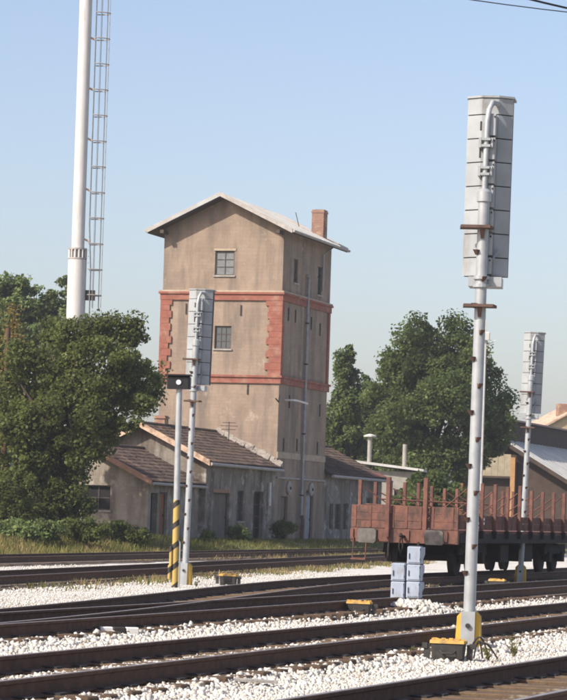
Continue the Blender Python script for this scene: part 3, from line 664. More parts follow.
# little aerial on the ridge slope
m = MB(); m.tube([(-2.0, -1.3, zr - .5), (-2.0, -1.3, zr + .55)], .02, 5); m.tube([(-2.4, -1.4, zr + .35), (-1.6, -1.2, zr + .35)], .014, 5); m.tube([(-2.3, -1.4, zr + .5), (-1.7, -1.2, zr + .5)], .014, 5); m.tube([(-2.3, -1.4, zr + .18), (-1.7, -1.2, zr + .18)], .014, 5)
m.build('roof_aerial', iron, rf)
m = MB(); m.box(-3.5, -3.0, -7.4, -6.9, zr - .2, zr + .55); m.box(-3.55, -2.95, -7.45, -6.85, zr + .42, zr + .5); m.build('chimney', brick, rf)

# ------------------------------------------------------------------ lower annex against the gable
AX0, AX1, AY0 = -5.75, -.30, -16.4
annex = thing('lean_annex', 'small gabled annex with brown verge, half shaded by the left tree', 'annex', CORNER, -BA)
afront = [(2.05, 3.75, 1.2, 2.25)]
aside = [(.35, 1.15, 0, 2.0), (1.4, 2.35, 0, 2.05)]
arf, FWa, SWa, aze, azr, axm, areach, aya, ayb = gable_house(annex, AX0, AX1, AY0, -HL - .02, 2.5, 1.5, annex_plaster, afront, aside, .4, .32)
bargeboards(arf, barge_brown, barge_brown, axm, areach, aze, azr, aya - .02, .24)
MB().tube([(axm + areach + .05, aya, aze - .02), (axm + areach + .05, ayb, aze - .05)], .065, 8).build('gutter', gutterm, arf)
for q in afront: backing(annex, FWa, q, .6); window(annex, FWa, q, 3, 2, .18, dark, True)
for q in aside: backing(annex, SWa, q, .6)
door(annex, SWa, aside[1], doorbrown, planks=4)

# ------------------------------------------------------------------ wing behind the tower
WY0 = TL; WL = wall_u(381) - TL
wing = thing('rear_wing', 'long low wing with tiled roof and slit windows right of the tower', 'house', CORNER, -BA)
wh = []
for a, b, z0, z1 in ((335, 340.5, .6, 1.9), (343, 348.5, .6, 1.95), (329.5, 333, .6, 1.9), (356, 362, .75, 2.35), (366, 371.5, .75, 2.3)): wh.append((wall_u(a) - TL, wall_u(b) - TL, z0, z1))
wrf, FWw, SWw, wze, wzr, wxm, wreach, wya, wyb = gable_house(wing, -TW, 0, WY0 + .02, WY0 + WL, 3.42, 1.62, wing_plaster, [], wh, -.02, .4, True)
for q in wh: backing(wing, SWw, q, .7); window(wing, SWw, q, 1, 3, .16, gl, False)
MB().tube([(wxm + wreach + .05, wya, wze - .02), (wxm + wreach + .05, wyb + .4, wze - .05)], .08, 8).build('gutter', gutterm, wrf)
m = MB(); m.hull([(wxm + wreach, wyb - 2.8, wze + .13), (wxm + wreach, wyb - .2, wze + .13), (wxm + wreach - .5, wyb - .2, wze + .36), (wxm + wreach - .5, wyb - 2.8, wze + .36)], [(wxm + wreach, wyb - 2.8, wze + .16), (wxm + wreach, wyb - .2, wze + .16), (wxm + wreach - .5, wyb - .2, wze + .39), (wxm + wreach - .5, wyb - 2.8, wze + .39)]); m.build('roof_patch', redband, wrf)
bargeboards(wrf, soffit, soffit, wxm, wreach, wze, wzr, wyb + .0, .2)

# ------------------------------------------------------------------ flat roofed shed behind the wing
sdp = 158.0; s0 = at(377, 530, sdp); s1 = at(414, 530, sdp)
shed = thing('flat_roofed_shed', 'pale rendered shed with thin flat roof and two vent pipes', 'shed', (s0.x - 1.2, sdp, YARD), -R(6))
shw = (s1 - s0).length + 1.2; shh = at(412, 472, sdp).z - YARD
sho = [(2.1, 2.65, 1.4, 2.9), (.8, 1.3, 1.4, 2.9)]
m = MB(); m.wall((0, 0, 0), (1, 0, 0), (0, -1, 0), shw, shh, sho, .2); m.wall((shw, 0, 0), (0, 1, 0), (1, 0, 0), 5, shh); m.wall((0, 5, 0), (0, -1, 0), (-1, 0, 0), 5, shh); m.wall((shw, 5, 0), (-1, 0, 0), (0, 1, 0), shw, shh); m.build('wall', pale_wall, shed)
for q in sho: backing(shed, ((0, 0, 0), (1, 0, 0), (0, -1, 0)), q, .5); window(shed, ((0, 0, 0), (1, 0, 0), (0, -1, 0)), q, 1, 3, .14, gl)
m = MB(); m.hull([(-.6, -.45, shh + .45), (shw + .45, -.45, shh + .03), (shw + .45, 5.4, shh + .03), (-.6, 5.4, shh + .45)], [(-.6, -.45, shh + .6), (shw + .45, -.45, shh + .16), (shw + .45, 5.4, shh + .16), (-.6, 5.4, shh + .6)]); srf = m.build('roof', paleroof, shed)
for px, top, cap in ((368, 436, True), (403.5, 444, False)):
    k = (at(px, 460, sdp).x - (s0.x - 1.2)); zt = at(px, top, sdp).z - YARD
    v_ = MB().tube([(k, 1.0, shh + .1), (k, 1.0, zt)], .125, 10).build('vent_pipe', pale_wall, shed, True)
    if cap: MB().lathe([(.36, -.02), (.37, .05), (.18, .12), (.05, .15)], 10, (k, 1.0, zt)).build('vent_cap', paleroof, v_)

# ------------------------------------------------------------------ goods shed at the right edge
gsd = 180.0
def gp(px, py): return at(px, py, gsd)
g0 = gp(503, 540); gs = thing('goods_shed', 'open goods shed with pale sloping roof and dark clerestory', 'shed', (g0.x, gsd, YARD), -BA)
KX = 1 / math.cos(BA)
def gz(py): return CAMZ - YARD + (523 - py) / F * gsd
# pale lean-to roof falling to the right, dark clerestory wall over it, boarded front with an ochre post
zt, zb = gz(442), gz(492); WX = 5.5
m = MB(); lo = [(-.1, -.5, zt), (WX, -.5, zb), (WX, 26, zb), (-.1, 26, zt)]; m.hull(lo, [(x, y, z + .1) for x, y, z in lo]); gr = m.build('roof', paleroof, gs)
for i in range(26):
    y = -.4 + i * 1.02; m = MB(); m.hull([(-.05, y, zt + .101), (WX, y, zb + .101), (WX, y + .07, zb + .101), (-.05, y + .07, zt + .101)], [(-.05, y, zt + .13), (WX, y, zb + .13), (WX, y + .07, zb + .13), (-.05, y + .07, zt + .13)]); m.build('roof_batten', paleroof, gr)
m = MB(); m.hull([(-.1, -.56, zt - .2), (WX, -.56, zb - .2), (WX, -.5, zb - .2), (-.1, -.5, zt - .2)], [(-.1, -.56, zt + .08), (WX, -.56, zb + .08), (WX, -.5, zb + .08), (-.1, -.5, zt + .08)]); m.build('verge_board', darkclad, gr)
m = MB().box(-2.2, -.1, 0, 26, gz(437) - 1.2, gz(421)); m.build('clerestory', darkclad, gs)
m = MB(); m.hull([(-2.4, -.4, gz(421) + .002), (.2, -.4, gz(421) + .002), (.2, 26, gz(421) + .002), (-2.4, 26, gz(421) + .002)], [(-1.2, -.4, gz(416)), (-1.1, -.4, gz(416)), (-1.1, 26, gz(416)), (-1.2, 26, gz(416))]); m.build('upper_roof', darkclad, gs)
for i in range(9):
    x = -3.0 + i * .42
    if x < .2: MB().box(x, x + .41, -.02 - .01 * (i % 2), .06, gz(477), gz(455)).build('board', beige, gs)
MB().box(-3.0, .65, -.05, .1, gz(479), gz(477) - .01).build('beam', darkclad, gs)
for x, w_ in ((.36, .30), (WX - .25, .2), (-3.0, .25)): MB().box(x, x + w_, -.12, .18, 0, gz(458) if x < 1 else zb).build('post', postorange, gs)
m = MB(); m.hull([(.7, .5, 0), (WX - .1, .5, 0), (WX - .1, .5, zb - .25), (.7, .5, zt - .75)], [(.7, .6, 0), (WX - .1, .6, 0), (WX - .1, .6, zb - .25), (.7, .6, zt - .75)]); m.build('bay_shade_sheet', darkclad, gs)  # dark sheet just inside, its colour stands in for shade in the open bay
MB().box(-3.0, .69, .5, .6, 0, gz(455)).build('bay_shade_sheet', darkclad, gs)  # same dark sheet behind the boards, colour standing in for shade
for y in (6.0, 12, 18, 24): MB().box(WX - .25, WX - .05, y, y + .2, 0, zb - .02).build('post', darkclad, gs)
# cream house beyond
yd = 215.0; y0_ = at(540, 520, yd)
yh = thing('cream_house', 'cream gabled house with brick chimney behind the goods shed', 'house', (y0_.x + 4.0, yd, YARD), R(8))
def yz(py): return at(555, py, yd).z - YARD
m = MB(); m.wall((-4, 0, 0), (1, 0, 0), (0, -1, 0), 8, yz(428)); m.wall((4, 0, 0), (0, 1, 0), (1, 0, 0), 8, yz(428)); m.wall((-4, 8, 0), (0, -1, 0), (-1, 0, 0), 8, yz(428))
m.add([(-4, 0, yz(428)), (4, 0, yz(428)), (0, 0, yz(428) + 2.2)], [(0, 1, 2)]); m.build('wall', yellow_wall, yh)
for sg in (-1, 1):
    m = MB(); lo = [(sg * 4.3, -.3, yz(428) - .12), (sg * 4.3, 8.3, yz(428) - .12), (0, 8.3, yz(428) + 2.25), (0, -.3, yz(428) + 2.25)]
    if sg < 0: lo.reverse()
    m.hull(lo, [(x, y, z + .14) for x, y, z in lo]).build('roof', barge, yh)
MB().box(-2.6, -1.5, 1.2, 2.2, yz(424), yz(403)).build('chimney', brick, yh)

# ------------------------------------------------------------------ steel chimney stack with caged ladder
ST = 150.0; sp = at(76.5, 290, ST)
stack = thing('steel_chimney', 'tall white steel chimney stack rising behind the left trees', 'chimney', (sp.x, ST, YARD))
def sz_(py): return at(80, py, ST).z - YARD
zf0, zf1 = sz_(260), sz_(248)
MB().lathe([(.50, 0), (.50, zf0)], 28).build('lower_tube', stackwhite, stack, True)
MB().lathe([(.345, zf1 - .1), (.335, 38)], 28).build('upper_tube', stackwhite, stack, True)
m = MB(); m.lathe([(.47, zf0 + .001), (.50, zf0 + .03), (.50, zf0 + .1), (.40, zf0 + .13), (.40, zf1 - .13), (.5, zf1 - .1), (.5, zf1 - .02), (.36, zf1)], 28)
fl = m.build('flange', gutterm, stack)
for k in range(14):
    a = 2 * math.pi * k / 14; c, s = math.cos(a), math.sin(a)
    MB().tube([(c * .46, s * .46, zf0 + .1), (c * .46, s * .46, zf1 - .1)], .045, 6).build('bolt', stackwhite, fl)
zs = sz_(300)
lad = MB()
for y in (-.2, .2): lad.tube([(.72 if True else 0, y, 3), (.72, y, zf0 - .6), (.58, y, zf1 + 1.2), (.58, y, 38)], .025, 6)
lo = lad.build('ladder', zinc, stack)
z = 3.2
rg = MB().tube([(0, -.2, 0), (0, .2, 0)], .014, 5).mesh('rung', zinc)
while z < 33:
    q = link('rung', rg, lo); x = .72 if z < zf0 - .6 else .58; q.location = (x, 0, z); z += .34
cg = MB()
for k in range(5):
    a = R(-68 + 34 * k); cg.tube([(.60 + .46 * 1.7 * max(math.cos(a), 0) * .92, .42 * math.sin(a), 12), (.60 + .46 * 1.7 * math.cos(a) * .92, .42 * math.sin(a), 38)], .018, 5)
cage = cg.build('ladder_cage', zinc, stack)
hm = MB(); hm.tube([(.58 + .03, -.42, 0)] + [(.60 + .74 * math.cos(R(a)), .44 * math.sin(R(a)), 0) for a in range(-80, 81, 20)] + [(.61, .42, 0)], .032, 5); hm = hm.mesh('cage_hoop', gutterm)
for i in range(19):
    q = link('cage_hoop', hm, cage); q.location = (0, 0, sz_(295) + i * 1.375)
for i in range(9):
    z = sz_(239) + i * 2.7; MB().tube([(.33, 0, z), (.6, 0, z - .12)], .06, 6).build('ladder_bracket', barge, stack)
MB().box(.5, 1.0, -.15, .15, sz_(300), sz_(290)).build('hatch_box', iron, stack)

# ------------------------------------------------------------------ light signals, seen from behind
def signal(label, loc, scale, tilt, yaw, ptop=6.88, base=True):
    t = thing('light_signal', label, 'railway signal', loc, yaw, 'light signals seen from behind', tilt); t.scale = (scale,) * 3
    MB().lathe([(.076, .3), (.073, 3.0), (.07, 5.55), (.09, 5.56), (.09, 5.68), (.05, 5.72)], 20).build('mast', galv, t, True)
    # socket: grey front with yellow cheeks
    f = MB().box(-.085, .085, -.20, .17, -.15, .50).build('socket', galv, t)
    for s in (-1, 1):
        lo = [(s * .087, -.16, -.1), (s * .165, -.14, -.1), (s * .165, .14, -.1), (s * .087, .16, -.1)]; hi = [(s * .087, -.16, .50), (s * .14, -.14, .44), (s * .14, .14, .44), (s * .087, .16, .50)]
        if s < 0: lo.reverse(); hi.reverse()
        MB().hull(lo, hi).build('cheek', yellow, f)
        MB().box(s * .13 - .03, s * .13 + .03, -.19, .19, -.12, .0).build('foot', galv, f)
    MB().lathe([(.03, 0), (.03, .035)], 8, (0, -.235, .33), 'Y').build('bolt', iron, f)
    # climbing pegs
    z = .98; k = 0
    pg = MB(); pg.hull([(-.035, -.075, -.04), (.0, -.075, -.04), (0, -.02, -.04), (-.035, -.02, -.04)], [(-.04, -.13, .02), (.02, -.13, .02), (.02, -.02, .02), (-.04, -.02, .02)])
    pm = pg.mesh('step_peg', rustplate)
    while z < 5.0:
        q = link('step_peg', pm, t); q.location = (0.01 if k % 2 else -.015, 0, z); q.rotation_euler = (0, 0, R(25 if k % 2 else -28)); z += .33; k += 1
    for zz, x0, x1 in ((4.27, -.22, .20), (5.24, -.29, .13)):
        m = MB(); m.hull([(x0 + .03, -.2, zz - .02), (x1 - .03, -.2, zz - .02), (x1, .06, zz - .02), (x0, .06, zz - .02)], [(x0 + .03, -.2, zz + .015), (x1 - .03, -.2, zz + .015), (x1, .06, zz + .015), (x0, .06, zz + .015)])
        q = m.build('foot_plate', rustplate, t); m = MB(); m.hull([(-.03, -.15, zz - .021), (.03, -.15, zz - .021), (.03, .0, zz - .021), (-.03, 0, zz - .021)][::-1], [(-.02, -.09, zz - .14), (.02, -.09, zz - .14), (.02, 0, zz - .14), (-.02, 0, zz - .14)][::-1]).build('bracket', rustplate, q)
    # deep three-sided housing with panel joints
    hz0, hz1 = 4.66, ptop; nrow = 8; zz = [hz1] + [hz1 - .21 - .296 * i for i in range(nrow - 1)] + [hz0]
    px, py = [-.265, -.075, .125, .30], [.34, .22, .22, .33]
    h = MB(); lo = [(x * .97, y + .02, hz0 + .02) for x, y in zip(px, py)]; lo += [(.30 * .97, .6, hz0 + .02), (-.265 * .97, .6, hz0 + .02)]
    h.hull(lo, [(x, y, hz1 - .01) for x, y, _ in lo]); hs = h.build('lamp_housing', cabseam, t)
    for j in range(nrow):
        a, b = zz[j + 1] + .007, zz[j] - .007
        if b - a < .03: continue
        for i in range(3):
            p = Vector((px[i], py[i], 0)); q = Vector((px[i + 1], py[i + 1], 0)); d = (q - p).normalized(); n = Vector((d.y, -d.x, 0)) * .012
            if n.y > 0: n = -n
            m = MB(); m.hull([p + n * .2, q + n * .2, q - n, p - n], [p + n * .2, q + n * .2, q - n, p - n]); V = m.v; m.v = [(x, y, (a if k < 4 else b)) for k, (x, y, _) in enumerate(V)]
            m.f = [tuple(reversed(f)) for f in m.f] if False else m.f
            m.build('panel', plate, hs)
    m = MB(); lo = [(x * 1.04, y - .02, hz1) for x, y in zip(px, py)] + [(.32, .65, hz1), (-.285, .65, hz1)]; m.hull(lo, [(x, y, hz1 + .025) for x, y, _ in lo]).build('top_cover', plate, hs)
    # cable trunk on the back and its pipe, bent over at the top
    for j in range(1, nrow):                            # deep cable trunk: one cover per panel row
        a, b = zz[j + 1] + .014, zz[j] - .014
        if b - a > .08:
            tk = MB().bbox(-.01, .115, .03, .222, a, b, .01).build('cable_trunk', plate, hs)
            if j < 6: MB().box(-.0165, -.0101, .07, .12, a + .05, a + .17).build('vent_slot', cabseam, tk)
            MB().lathe([(.012, 0), (.012, .01)], 6, (.095, .022, b - .04), 'Y').build('screw', iron, tk)
    MB().tube([(.0, 0, 5.7), (.005, .0, 6.55), (.02, .02, 6.70), (.06, .08, 6.80), (.12, .22, 6.80)], .034, 10).build('conduit', galv, t, True)
    for z in (6.33, 5.98):
        m = MB(); m.box(-.055, .055, -.05, .05, z - .015, z + .015); m.box(-.055, .055, -.05, .05, z - .095, z - .065); m.box(-.09, -.06, -.02, .22, z - .1, z + .02); m.box(.06, .085, -.02, .04, z - .1, z + .02)
        m.build('pipe_clamp', galv, t)
    for z in (6.46, 6.12, 5.9): MB().box(-.09, -.07, .12, .16, z, z + .11).build('cable_gland', iron, t)
    m = MB(); m.box(-.165, .245, .05, .42, 4.52, 4.64); q = m.build('lower_bracket', galv, t)
    m = MB(); m.lathe([(.1, 4.5), (.1, 4.54)], 14); m.lathe([(.1, 4.6), (.1, 4.64)], 14); m.build('collar', galv, t)
    m = MB(); m.hull([(.0, .02, 4.72), (.03, .02, 4.72), (.03, .06, 4.72), (0, .06, 4.72)], [(.18, .2, 4.98), (.21, .2, 4.98), (.21, .24, 4.98), (.18, .24, 4.98)]); m.build('stay', galv, t)
    for z in (4.9, 5.5, 6.1): MB().tube([(0, .04, z), (.03, .2, z)], .022, 6).build('mount_arm', galv, t)
    return t
signal('tallest nearest grey signal mast, at right, with yellow foot', on(468, 652), 1.053, R(.15), -R(8))
signal('grey signal mast standing against the tower, beside the striped pole', on(184.5, 584.5), 1.005, R(.8), -R(8))
s3 = on(520, 583.5); signal('farthest small grey signal mast in front of the red wagon', s3, 1.025, R(1.15), -R(8))

# ------------------------------------------------------------------ pole with lamp box and striped foot
pp = on(174.5, 587)
pol = thing('shunting_signal_pole', 'grey pole with black lamp box on top and yellow-black striped foot', 'signal pole', pp, -R(5), tilt=-R(.5))
psc = F / pp.y
def pz(py): return (587 - py) / psc
MB().lathe([(.07, pz(500)), (.068, pz(388))], 16).build('pole', galv, pol, True)
MB().lathe([(.073, -.1), (.073, pz(500))], 16).build('striped_foot', hz, pol, True)
m = MB(); m.bbox(-.125, -.06, -.1, .06, .42, .92, .02); m.bbox(-.15, -.085, -.1, .06, .18, .5, .02); m.build('foot_guard', hz, pol)
MB().tube([(.1, 0, -.1), (.1, 0, 1.0), (.04, 0, 1.1)], .02, 6).build('cable_pipe', galv, pol)
m = MB(); m.bbox(-.27, .25, -.14, .16, pz(389), pz(376), .03); lb = m.build('lamp_box', plastic_d, pol)
MB().box(-.29, .27, -.2, .18, pz(376) + .002, pz(376) + .03).build('hood', plastic_d, lb)
MB().lathe([(.055, 0), (.05, .02)], 14, (0, -.162, pz(382.5)), 'Y').build('lens', lamp_on, lb)
MB().lathe([(.075, 0), (.065, .012)], 14, (0, -.153, pz(382.5)), 'Y').build('lens_rim', iron, lb)
MB().lathe([(.055, pz(388) - .02), (.1, pz(388)), (.1, pz(389) + .01)], 12).build('collar', galv, pol)

# ------------------------------------------------------------------ stacked blue-grey boxes
cabr = thing('stacked_signal_boxes', 'pale blue-grey stacked metal boxes, two beside three high, on ballast', 'signal boxes', CABP, -R(10))
cs = F / CABP.y
def czz(py): return (611 - py) / cs
def cxx(px): return (px - 405) / cs
for cx0, cx1, tops, hood in ((388, 402, (599, 581, 562.5), .0), (403.5, 417.5, (597.5, 580.5, 563.5, 545.5), .13)):
    x0, x1 = cxx(cx0), cxx(cx1)
    MB().box(x0 + .01, x1 - .01, -.14, .18, -.12, czz(tops[0]) - .012).build('plinth', concrete, cabr)
    for a, b in zip(tops[:-1], tops[1:]):
        z0, z1 = czz(a), czz(b)
        bx = MB().bbox(x0, x1, -.17, .2, z0, z1 - .016, .018).build('box', cabinet, cabr)
        MB().box(x0 + .02, x1 - .02, -.184, -.171, z0 + .025, z1 - .04).build('door', cabinet, bx)
        for zz_ in (z0 + .06, z1 - .09): MB().box(x1 - .022, x1 - .006, -.19, -.172, zz_, zz_ + .04).build('hinge', cabseam, bx)
        MB().box(x0 + .035, x0 + .05, -.2, -.185, z0 + .09, z0 + .19).build('handle', cabseam, bx)
        MB().box(x0 + .02, x1 - .02, -.15, .18, z1 - .017, z1 - .001).build('seam', cabseam, bx)
        if hood:
            m = MB(); lo = [(x1 + .002, .201, z0 + .1), (x1 + .002, .201, z1 - .03), (x0 + .03, .201, z1 - .03), (x0 + .03, .201, z0 + .1)]
            m.hull(lo[::-1], [(x, .40, z + (.0 if z > z0 + .15 else .07)) for x, _, z in lo][::-1]); m.build('lamp_hood', cabinet, bx)

# ------------------------------------------------------------------ black trackside boxes with yellow lids
def trackbox(label, loc, yaw, k=1.0):
    t = thing('trackside_box', label, 'trackside box', loc, yaw, 'black boxes with yellow lids'); t.scale = (k, k, k)
    lo = [(-.17, -.11), (.17, -.11), (.20, -.06), (.20, .1), (.17, .13), (-.17, .13), (-.20, .1), (-.20, -.06)]
    m = MB(); m.hull([(x * .9, y * .9, .0) for x, y in lo], [(x, y, .20) for x, y in lo]); bo = m.build('body', blackbox, t)
    m = MB(); m.hull([(x * 1.07, y * 1.12, .201) for x, y in lo], [(x * 1.05, y * 1.08, .235) for x, y in lo]); ld = m.build('lid', orange, t)
    m = MB()
    for _ in range(26):
        x, y, r = random.uniform(-.19, .19), random.uniform(-.1, .12), random.uniform(.012, .024); m.box(x - r, x + r, y - r, y + r, .2352, .2352 + r)
    m.build('lid_grit', orange, ld)
    for s in (-1, 1):
        m = MB(); m.box(s * .245 - .035, s * .245 + .035, -.03, .03, .02, .19); m.box(s * .27 - .03, s * .27 + .03, -.045, .045, .14, .2); m.build('clamp', blackbox, t)
    MB().tube([(-.09, -.115, .12), (-.06, -.15, .09), (.06, -.15, .09), (.09, -.115, .12)], .013, 6).build('handle', iron, bo)
    MB().box(.10, .165, -.128, -.112, .03, .17).build('latch', iron, bo)
    for x in (-.13, .13): MB().box(x - .04, x + .04, -.09, .1, -.06, .0).build('foot', blackbox, t)
    return t
trackbox('largest black yellow-lidded box, at the foot of the tallest mast', on(448, 661), -R(6), 1.06)
trackbox('black yellow-lidded box left of the stacked grey boxes', on(359, 616), -R(6), 1.05)
trackbox('small black yellow-lidded box right of the striped pole', on(228, 585), -R(4), 1.05)
trackbox('black yellow-lidded box beside the farthest signal mast', on(497, 589.5), -R(8), 1.05)
# cables looping out of the near box
cb = on(478, 660)
def cable(label, pts, r):
    o = MB().tube([cb + Vector(p) for p in pts], r, 6).build('loose_cable', iron, None, True); return tag(o, label, 'cable', 'cables at the mast foot')
def loop(x0, x1, h, y, n=9): return [(x0 + (x1 - x0) * i / n, y + .03 * math.sin(i), .02 + h * math.sin(math.pi * i / n)) for i in range(n + 1)]
cable('tall cable loop right of the nearest black box', loop(-.12, .14, .26, .05), .013)
cable('low wide cable loop right of the nearest black box', loop(-.16, .24, .2, -.05), .012)
cable('narrow inner cable loop right of the nearest black box', loop(-.06, .05, .22, -.1), .011)

# ------------------------------------------------------------------ stake wagon on the turnout track
WS = 43.9
wp = trk(WS, off_a(WS)); wag = thing('stake_wagon', 'oxide red railway flat wagon with upright stakes and low boards', 'railway wagon', (wp.x, wp.y, .172), -TA)
HWd, LEN = 1.40, 19.0
# end: three plank panels between two tall thick posts
zt_, zb_ = 1.78, 1.20
for x0, x1 in ((-HWd, -.47), (-.36, .50), (.66, HWd)):
    nb = 3; hgt = (zt_ - zb_) / nb
    for j in range(nb): MB().bbox(x0, x1, -.03 + random.uniform(-.006, .006), .03, zb_ + hgt * j + .004, zb_ + hgt * (j + 1) - .004, .006).build('end_board', wagonred, wag)
for x in (-.42, .56):
    MB().bbox(x - .055, x + .055, -.16, -.04, .98, 2.5, .012).build('end_post', wagonred2, wag)
MB().box(-HWd, HWd, -.02, .16, .84, 1.19).build('headstock', wagonred, wag)
for x in (-HWd + .03, -.75, 0.1, 1.1): MB().box(x - .04, x + .04, -.06, -.021, .9, 1.16).build('headstock_rib', wagonred2, wag)
for x in (-.875, .875):
    b = MB().lathe([(.13, -.02), (.11, -.25), (.11, -.30)], 14, (x, 0, 1.0), 'Y').build('buffer', wagonblack, wag)
    m = MB(); pr = [(-.24, -.13), (-.2, -.18), (.2, -.18), (.24, -.13), (.24, .13), (.2, .18), (-.2, .18), (-.24, .13)]
    m.hull([(x + a, -.42, 1.0 + c) for a, c in pr], [(x + a * 1.05, -.36, 1.0 + c * 1.05) for a, c in pr]).build('buffer_head', bufferg, b)
for x in (-1.3, -.9, -.3, .05, .42, .74, 1.25):
    MB().box(x - .03, x + .03, -.045, -.037, 1.215, 1.76).build('iron_strap', wagonred2, wag)
hk = MB().tube([(0, 0, 1.0), (0, -.25, 1.0), (0, -.33, 1.06), (0, -.36, 1.0)], .04, 8).build('coupling_hook', wagonblack, wag)
MB().tube([(.02, -.28, .98), (.05, -.3, .75), (0, -.3, .55), (-.05, -.3, .75), (-.02, -.28, .96)], .022, 6).build('coupling_link', wagonblack, hk)
for x in (-.4, .38): MB().tube([(x, 0, .86), (x + .04, -.18, .74), (x + .05, -.2, .5), (x, -.16, .4)], .03, 6).build('brake_hose', wagonblack, wag)
m = MB(); m.tube([(-HWd + .08, -.05, .95), (-HWd + .08, -.1, .42), (-HWd + .42, -.1, .42), (-HWd + .42, -.05, .95)], .02, 6); m.box(-HWd + .05, -HWd + .45, -.2, -.02, .38, .41); m.build('shunter_step', wagonred2, wag)
MB().box(-HWd + .02, HWd - .02, .17, LEN, 1.12, 1.2).build('deck', wagonred2, wag)
for sg in (-1, 1):
    x = sg * (HWd - .03)
    MB().box(x - .05, x + .05, .17, LEN, .88, 1.115).build('side_sill', wagonblack, wag)
    k = 0; y = .12
    while y < LEN - 1.3:
        for j in range(2): MB().bbox(x - .022, x + .022, y + .02, y + 1.44, 1.225 + .19 * j, 1.225 + .19 * (j + 1) - .006, .005).build('side_board', wagonred, wag)
        st = MB().bbox(x + sg * .07 - .045, x + sg * .07 + .045, y + .68, y + .77, 1.0, 2.40 + random.uniform(-.06, .06), .01).build('stake', wagonred2, wag)
        st.rotation_euler = (0, 0, 0)
        MB().box(x + sg * .09 - .055, x + sg * .09 + .055, y + .66, y + .79, 1.0, 1.2).build('stake_pocket', wagonblack, st)
        y += 1.46; k += 1
    # securing chains from stake to stake
    for i in range(9):
        y = .85 + i * 1.46
        MB().tube([(x, y, 2.25 - .1 * (i % 2)), (x * .5, y + .4, 1.75), (x * .1, y + .7, 1.42)], .018, 5).build('chain', wagonred2, wag)
MB().tube([(-HWd + .1, .85, 1.8), (HWd - .1, .85, 1.72)], .022, 5).build('cross_bar', wagonred2, wag)
MB().tube([(-HWd + .1, 2.4, 1.95), (HWd - .1, 3.6, 1.9)], .022, 5).build('cross_bar', wagonred2, wag)
# running gear
wl = MB().lathe([(.12, -.09), (.46, -.07), (.50, -.07), (.49, .05), (.53, .055), (.53, .085), (.44, .085), (.12, .03)], 24, (0, 0, 0), 'X').mesh('wheel', wagonblack)
for y in (2.3, 4.1, 12.5, 14.3):
    ax = MB().tube([(-.9, y, .46), (.9, y, .46)], .08, 10).build('axle', wagonblack, wag)
    for sg in (-1, 1):
        q = link('wheel', wl, wag); q.location = (sg * .75, y, .46); q.rotation_euler = (0, 0, 0 if sg < 0 else math.pi); q.scale = (1, .9, .9)
        MB().bbox(sg * 1.0 - .1, sg * 1.0 + .1, y - .16, y + .16, .32, .62, .02).build('axle_box', wagonblack, ax)
        m = MB()
        for i in range(5): m.box(sg * 1.0 - .045, sg * 1.0 + .045, y - .55 + .09 * i, y + .55 - .09 * i, .82 - .035 * i, .85 - .035 * i)
        m.build('leaf_spring', wagonblack, ax)
for y in (3.2, 13.4):
    for sg in (-1, 1):
        m = MB(); m.hull([(sg * .95, y - 1.5, .56), (sg * .95, y + 1.5, .56), (sg * 1.03, y + 1.5, .56), (sg * 1.03, y - 1.5, .56)][::sg], [(sg * .95, y - 1.4, .8), (sg * .95, y + 1.4, .8), (sg * 1.03, y + 1.4, .8), (sg * 1.03, y - 1.4, .8)][::sg]); m.build('bogie_frame', wagonblack, wag)
    MB().box(-.9, .9, y - .2, y + .2, .5, .95).build('bolster', wagonblack, wag)
m = MB()
for sg in (-1, 1): m.hull([(sg * .6, 5.4, .55), (sg * .6, 11.4, .55), (sg * .68, 11.4, .55), (sg * .68, 5.4, .55)][::sg], [(sg * .6, 4.6, 1.11), (sg * .6, 12.2, 1.11), (sg * .68, 12.2, 1.11), (sg * .68, 4.6, 1.11)][::sg])
m.build('truss_sill', wagonblack, wag)
for y, x in ((6.5, .8), (9.3, .85)): MB().bbox(x - .3, x + .3, y - .5, y + .5, .35, .85, .03).build('brake_cylinder', wagonblack, wag)
m = MB()
for r_ in range(3):
    for c_ in range(4):
        if (r_ + c_) % 4 != 3: m.box(HWd - .007, HWd - .0015, 1.72 + c_ * .3, 1.72 + c_ * .3 + .2, 1.25 + r_ * .11, 1.25 + r_ * .11 + .07)
m.build('stencil_mark', white, wag)

# ------------------------------------------------------------------ lamp post, utility pole, wires
lp = at(472, 545, 138.0); lt = at(481, 340, 138.0)
lam = thing('lamp_post', 'thin pale lamp post behind the tallest mast, before the right tree', 'lamp post', (at(483.5, 400, 138).x, 138, 0.3))
MB().lathe([(.08, 0), (.06, lt.z - .3)], 10).build('post', paleroof, lam, True)
m = MB(); m.bbox(-.2, .2, -.2, .2, lt.z - .3, lt.z + .1, .04); m.tube([(0, 0, lt.z), (0, 0, lt.z + .7)], .03, 6); m.tube([(0, 0, lt.z - .6), (.5, 0, lt.z - .3)], .03, 6); m.build('lamp_head', paleroof, lam)
uq = at(4.5, 440, 109.0); up = thing('utility_pole', 'dark brown wooden pole at the left edge', 'utility pole', (uq.x, 109, .2))
zt2 = at(4, 328, 109).z - .2
MB().lathe([(.13, 0), (.10, zt2)], 10).build('pole', polewood, up, True)
for lab, a, b, r_ in (('upper black overhead wire at the top right corner', (440, -24), (760, 43), .022), ('lower thin overhead wire at the top right corner', (380, -14), (760, 27), .011)):
    pa, pb = at(*a, 55), at(*b, 62); pts = [pa.lerp(pb, i / 10) - Vector((0, 0, .12 * math.sin(math.pi * i / 10))) for i in range(11)]
    tag(MB().tube(pts, r_, 6).build('overhead_wire', wire_m), lab, 'wire', 'overhead wires')

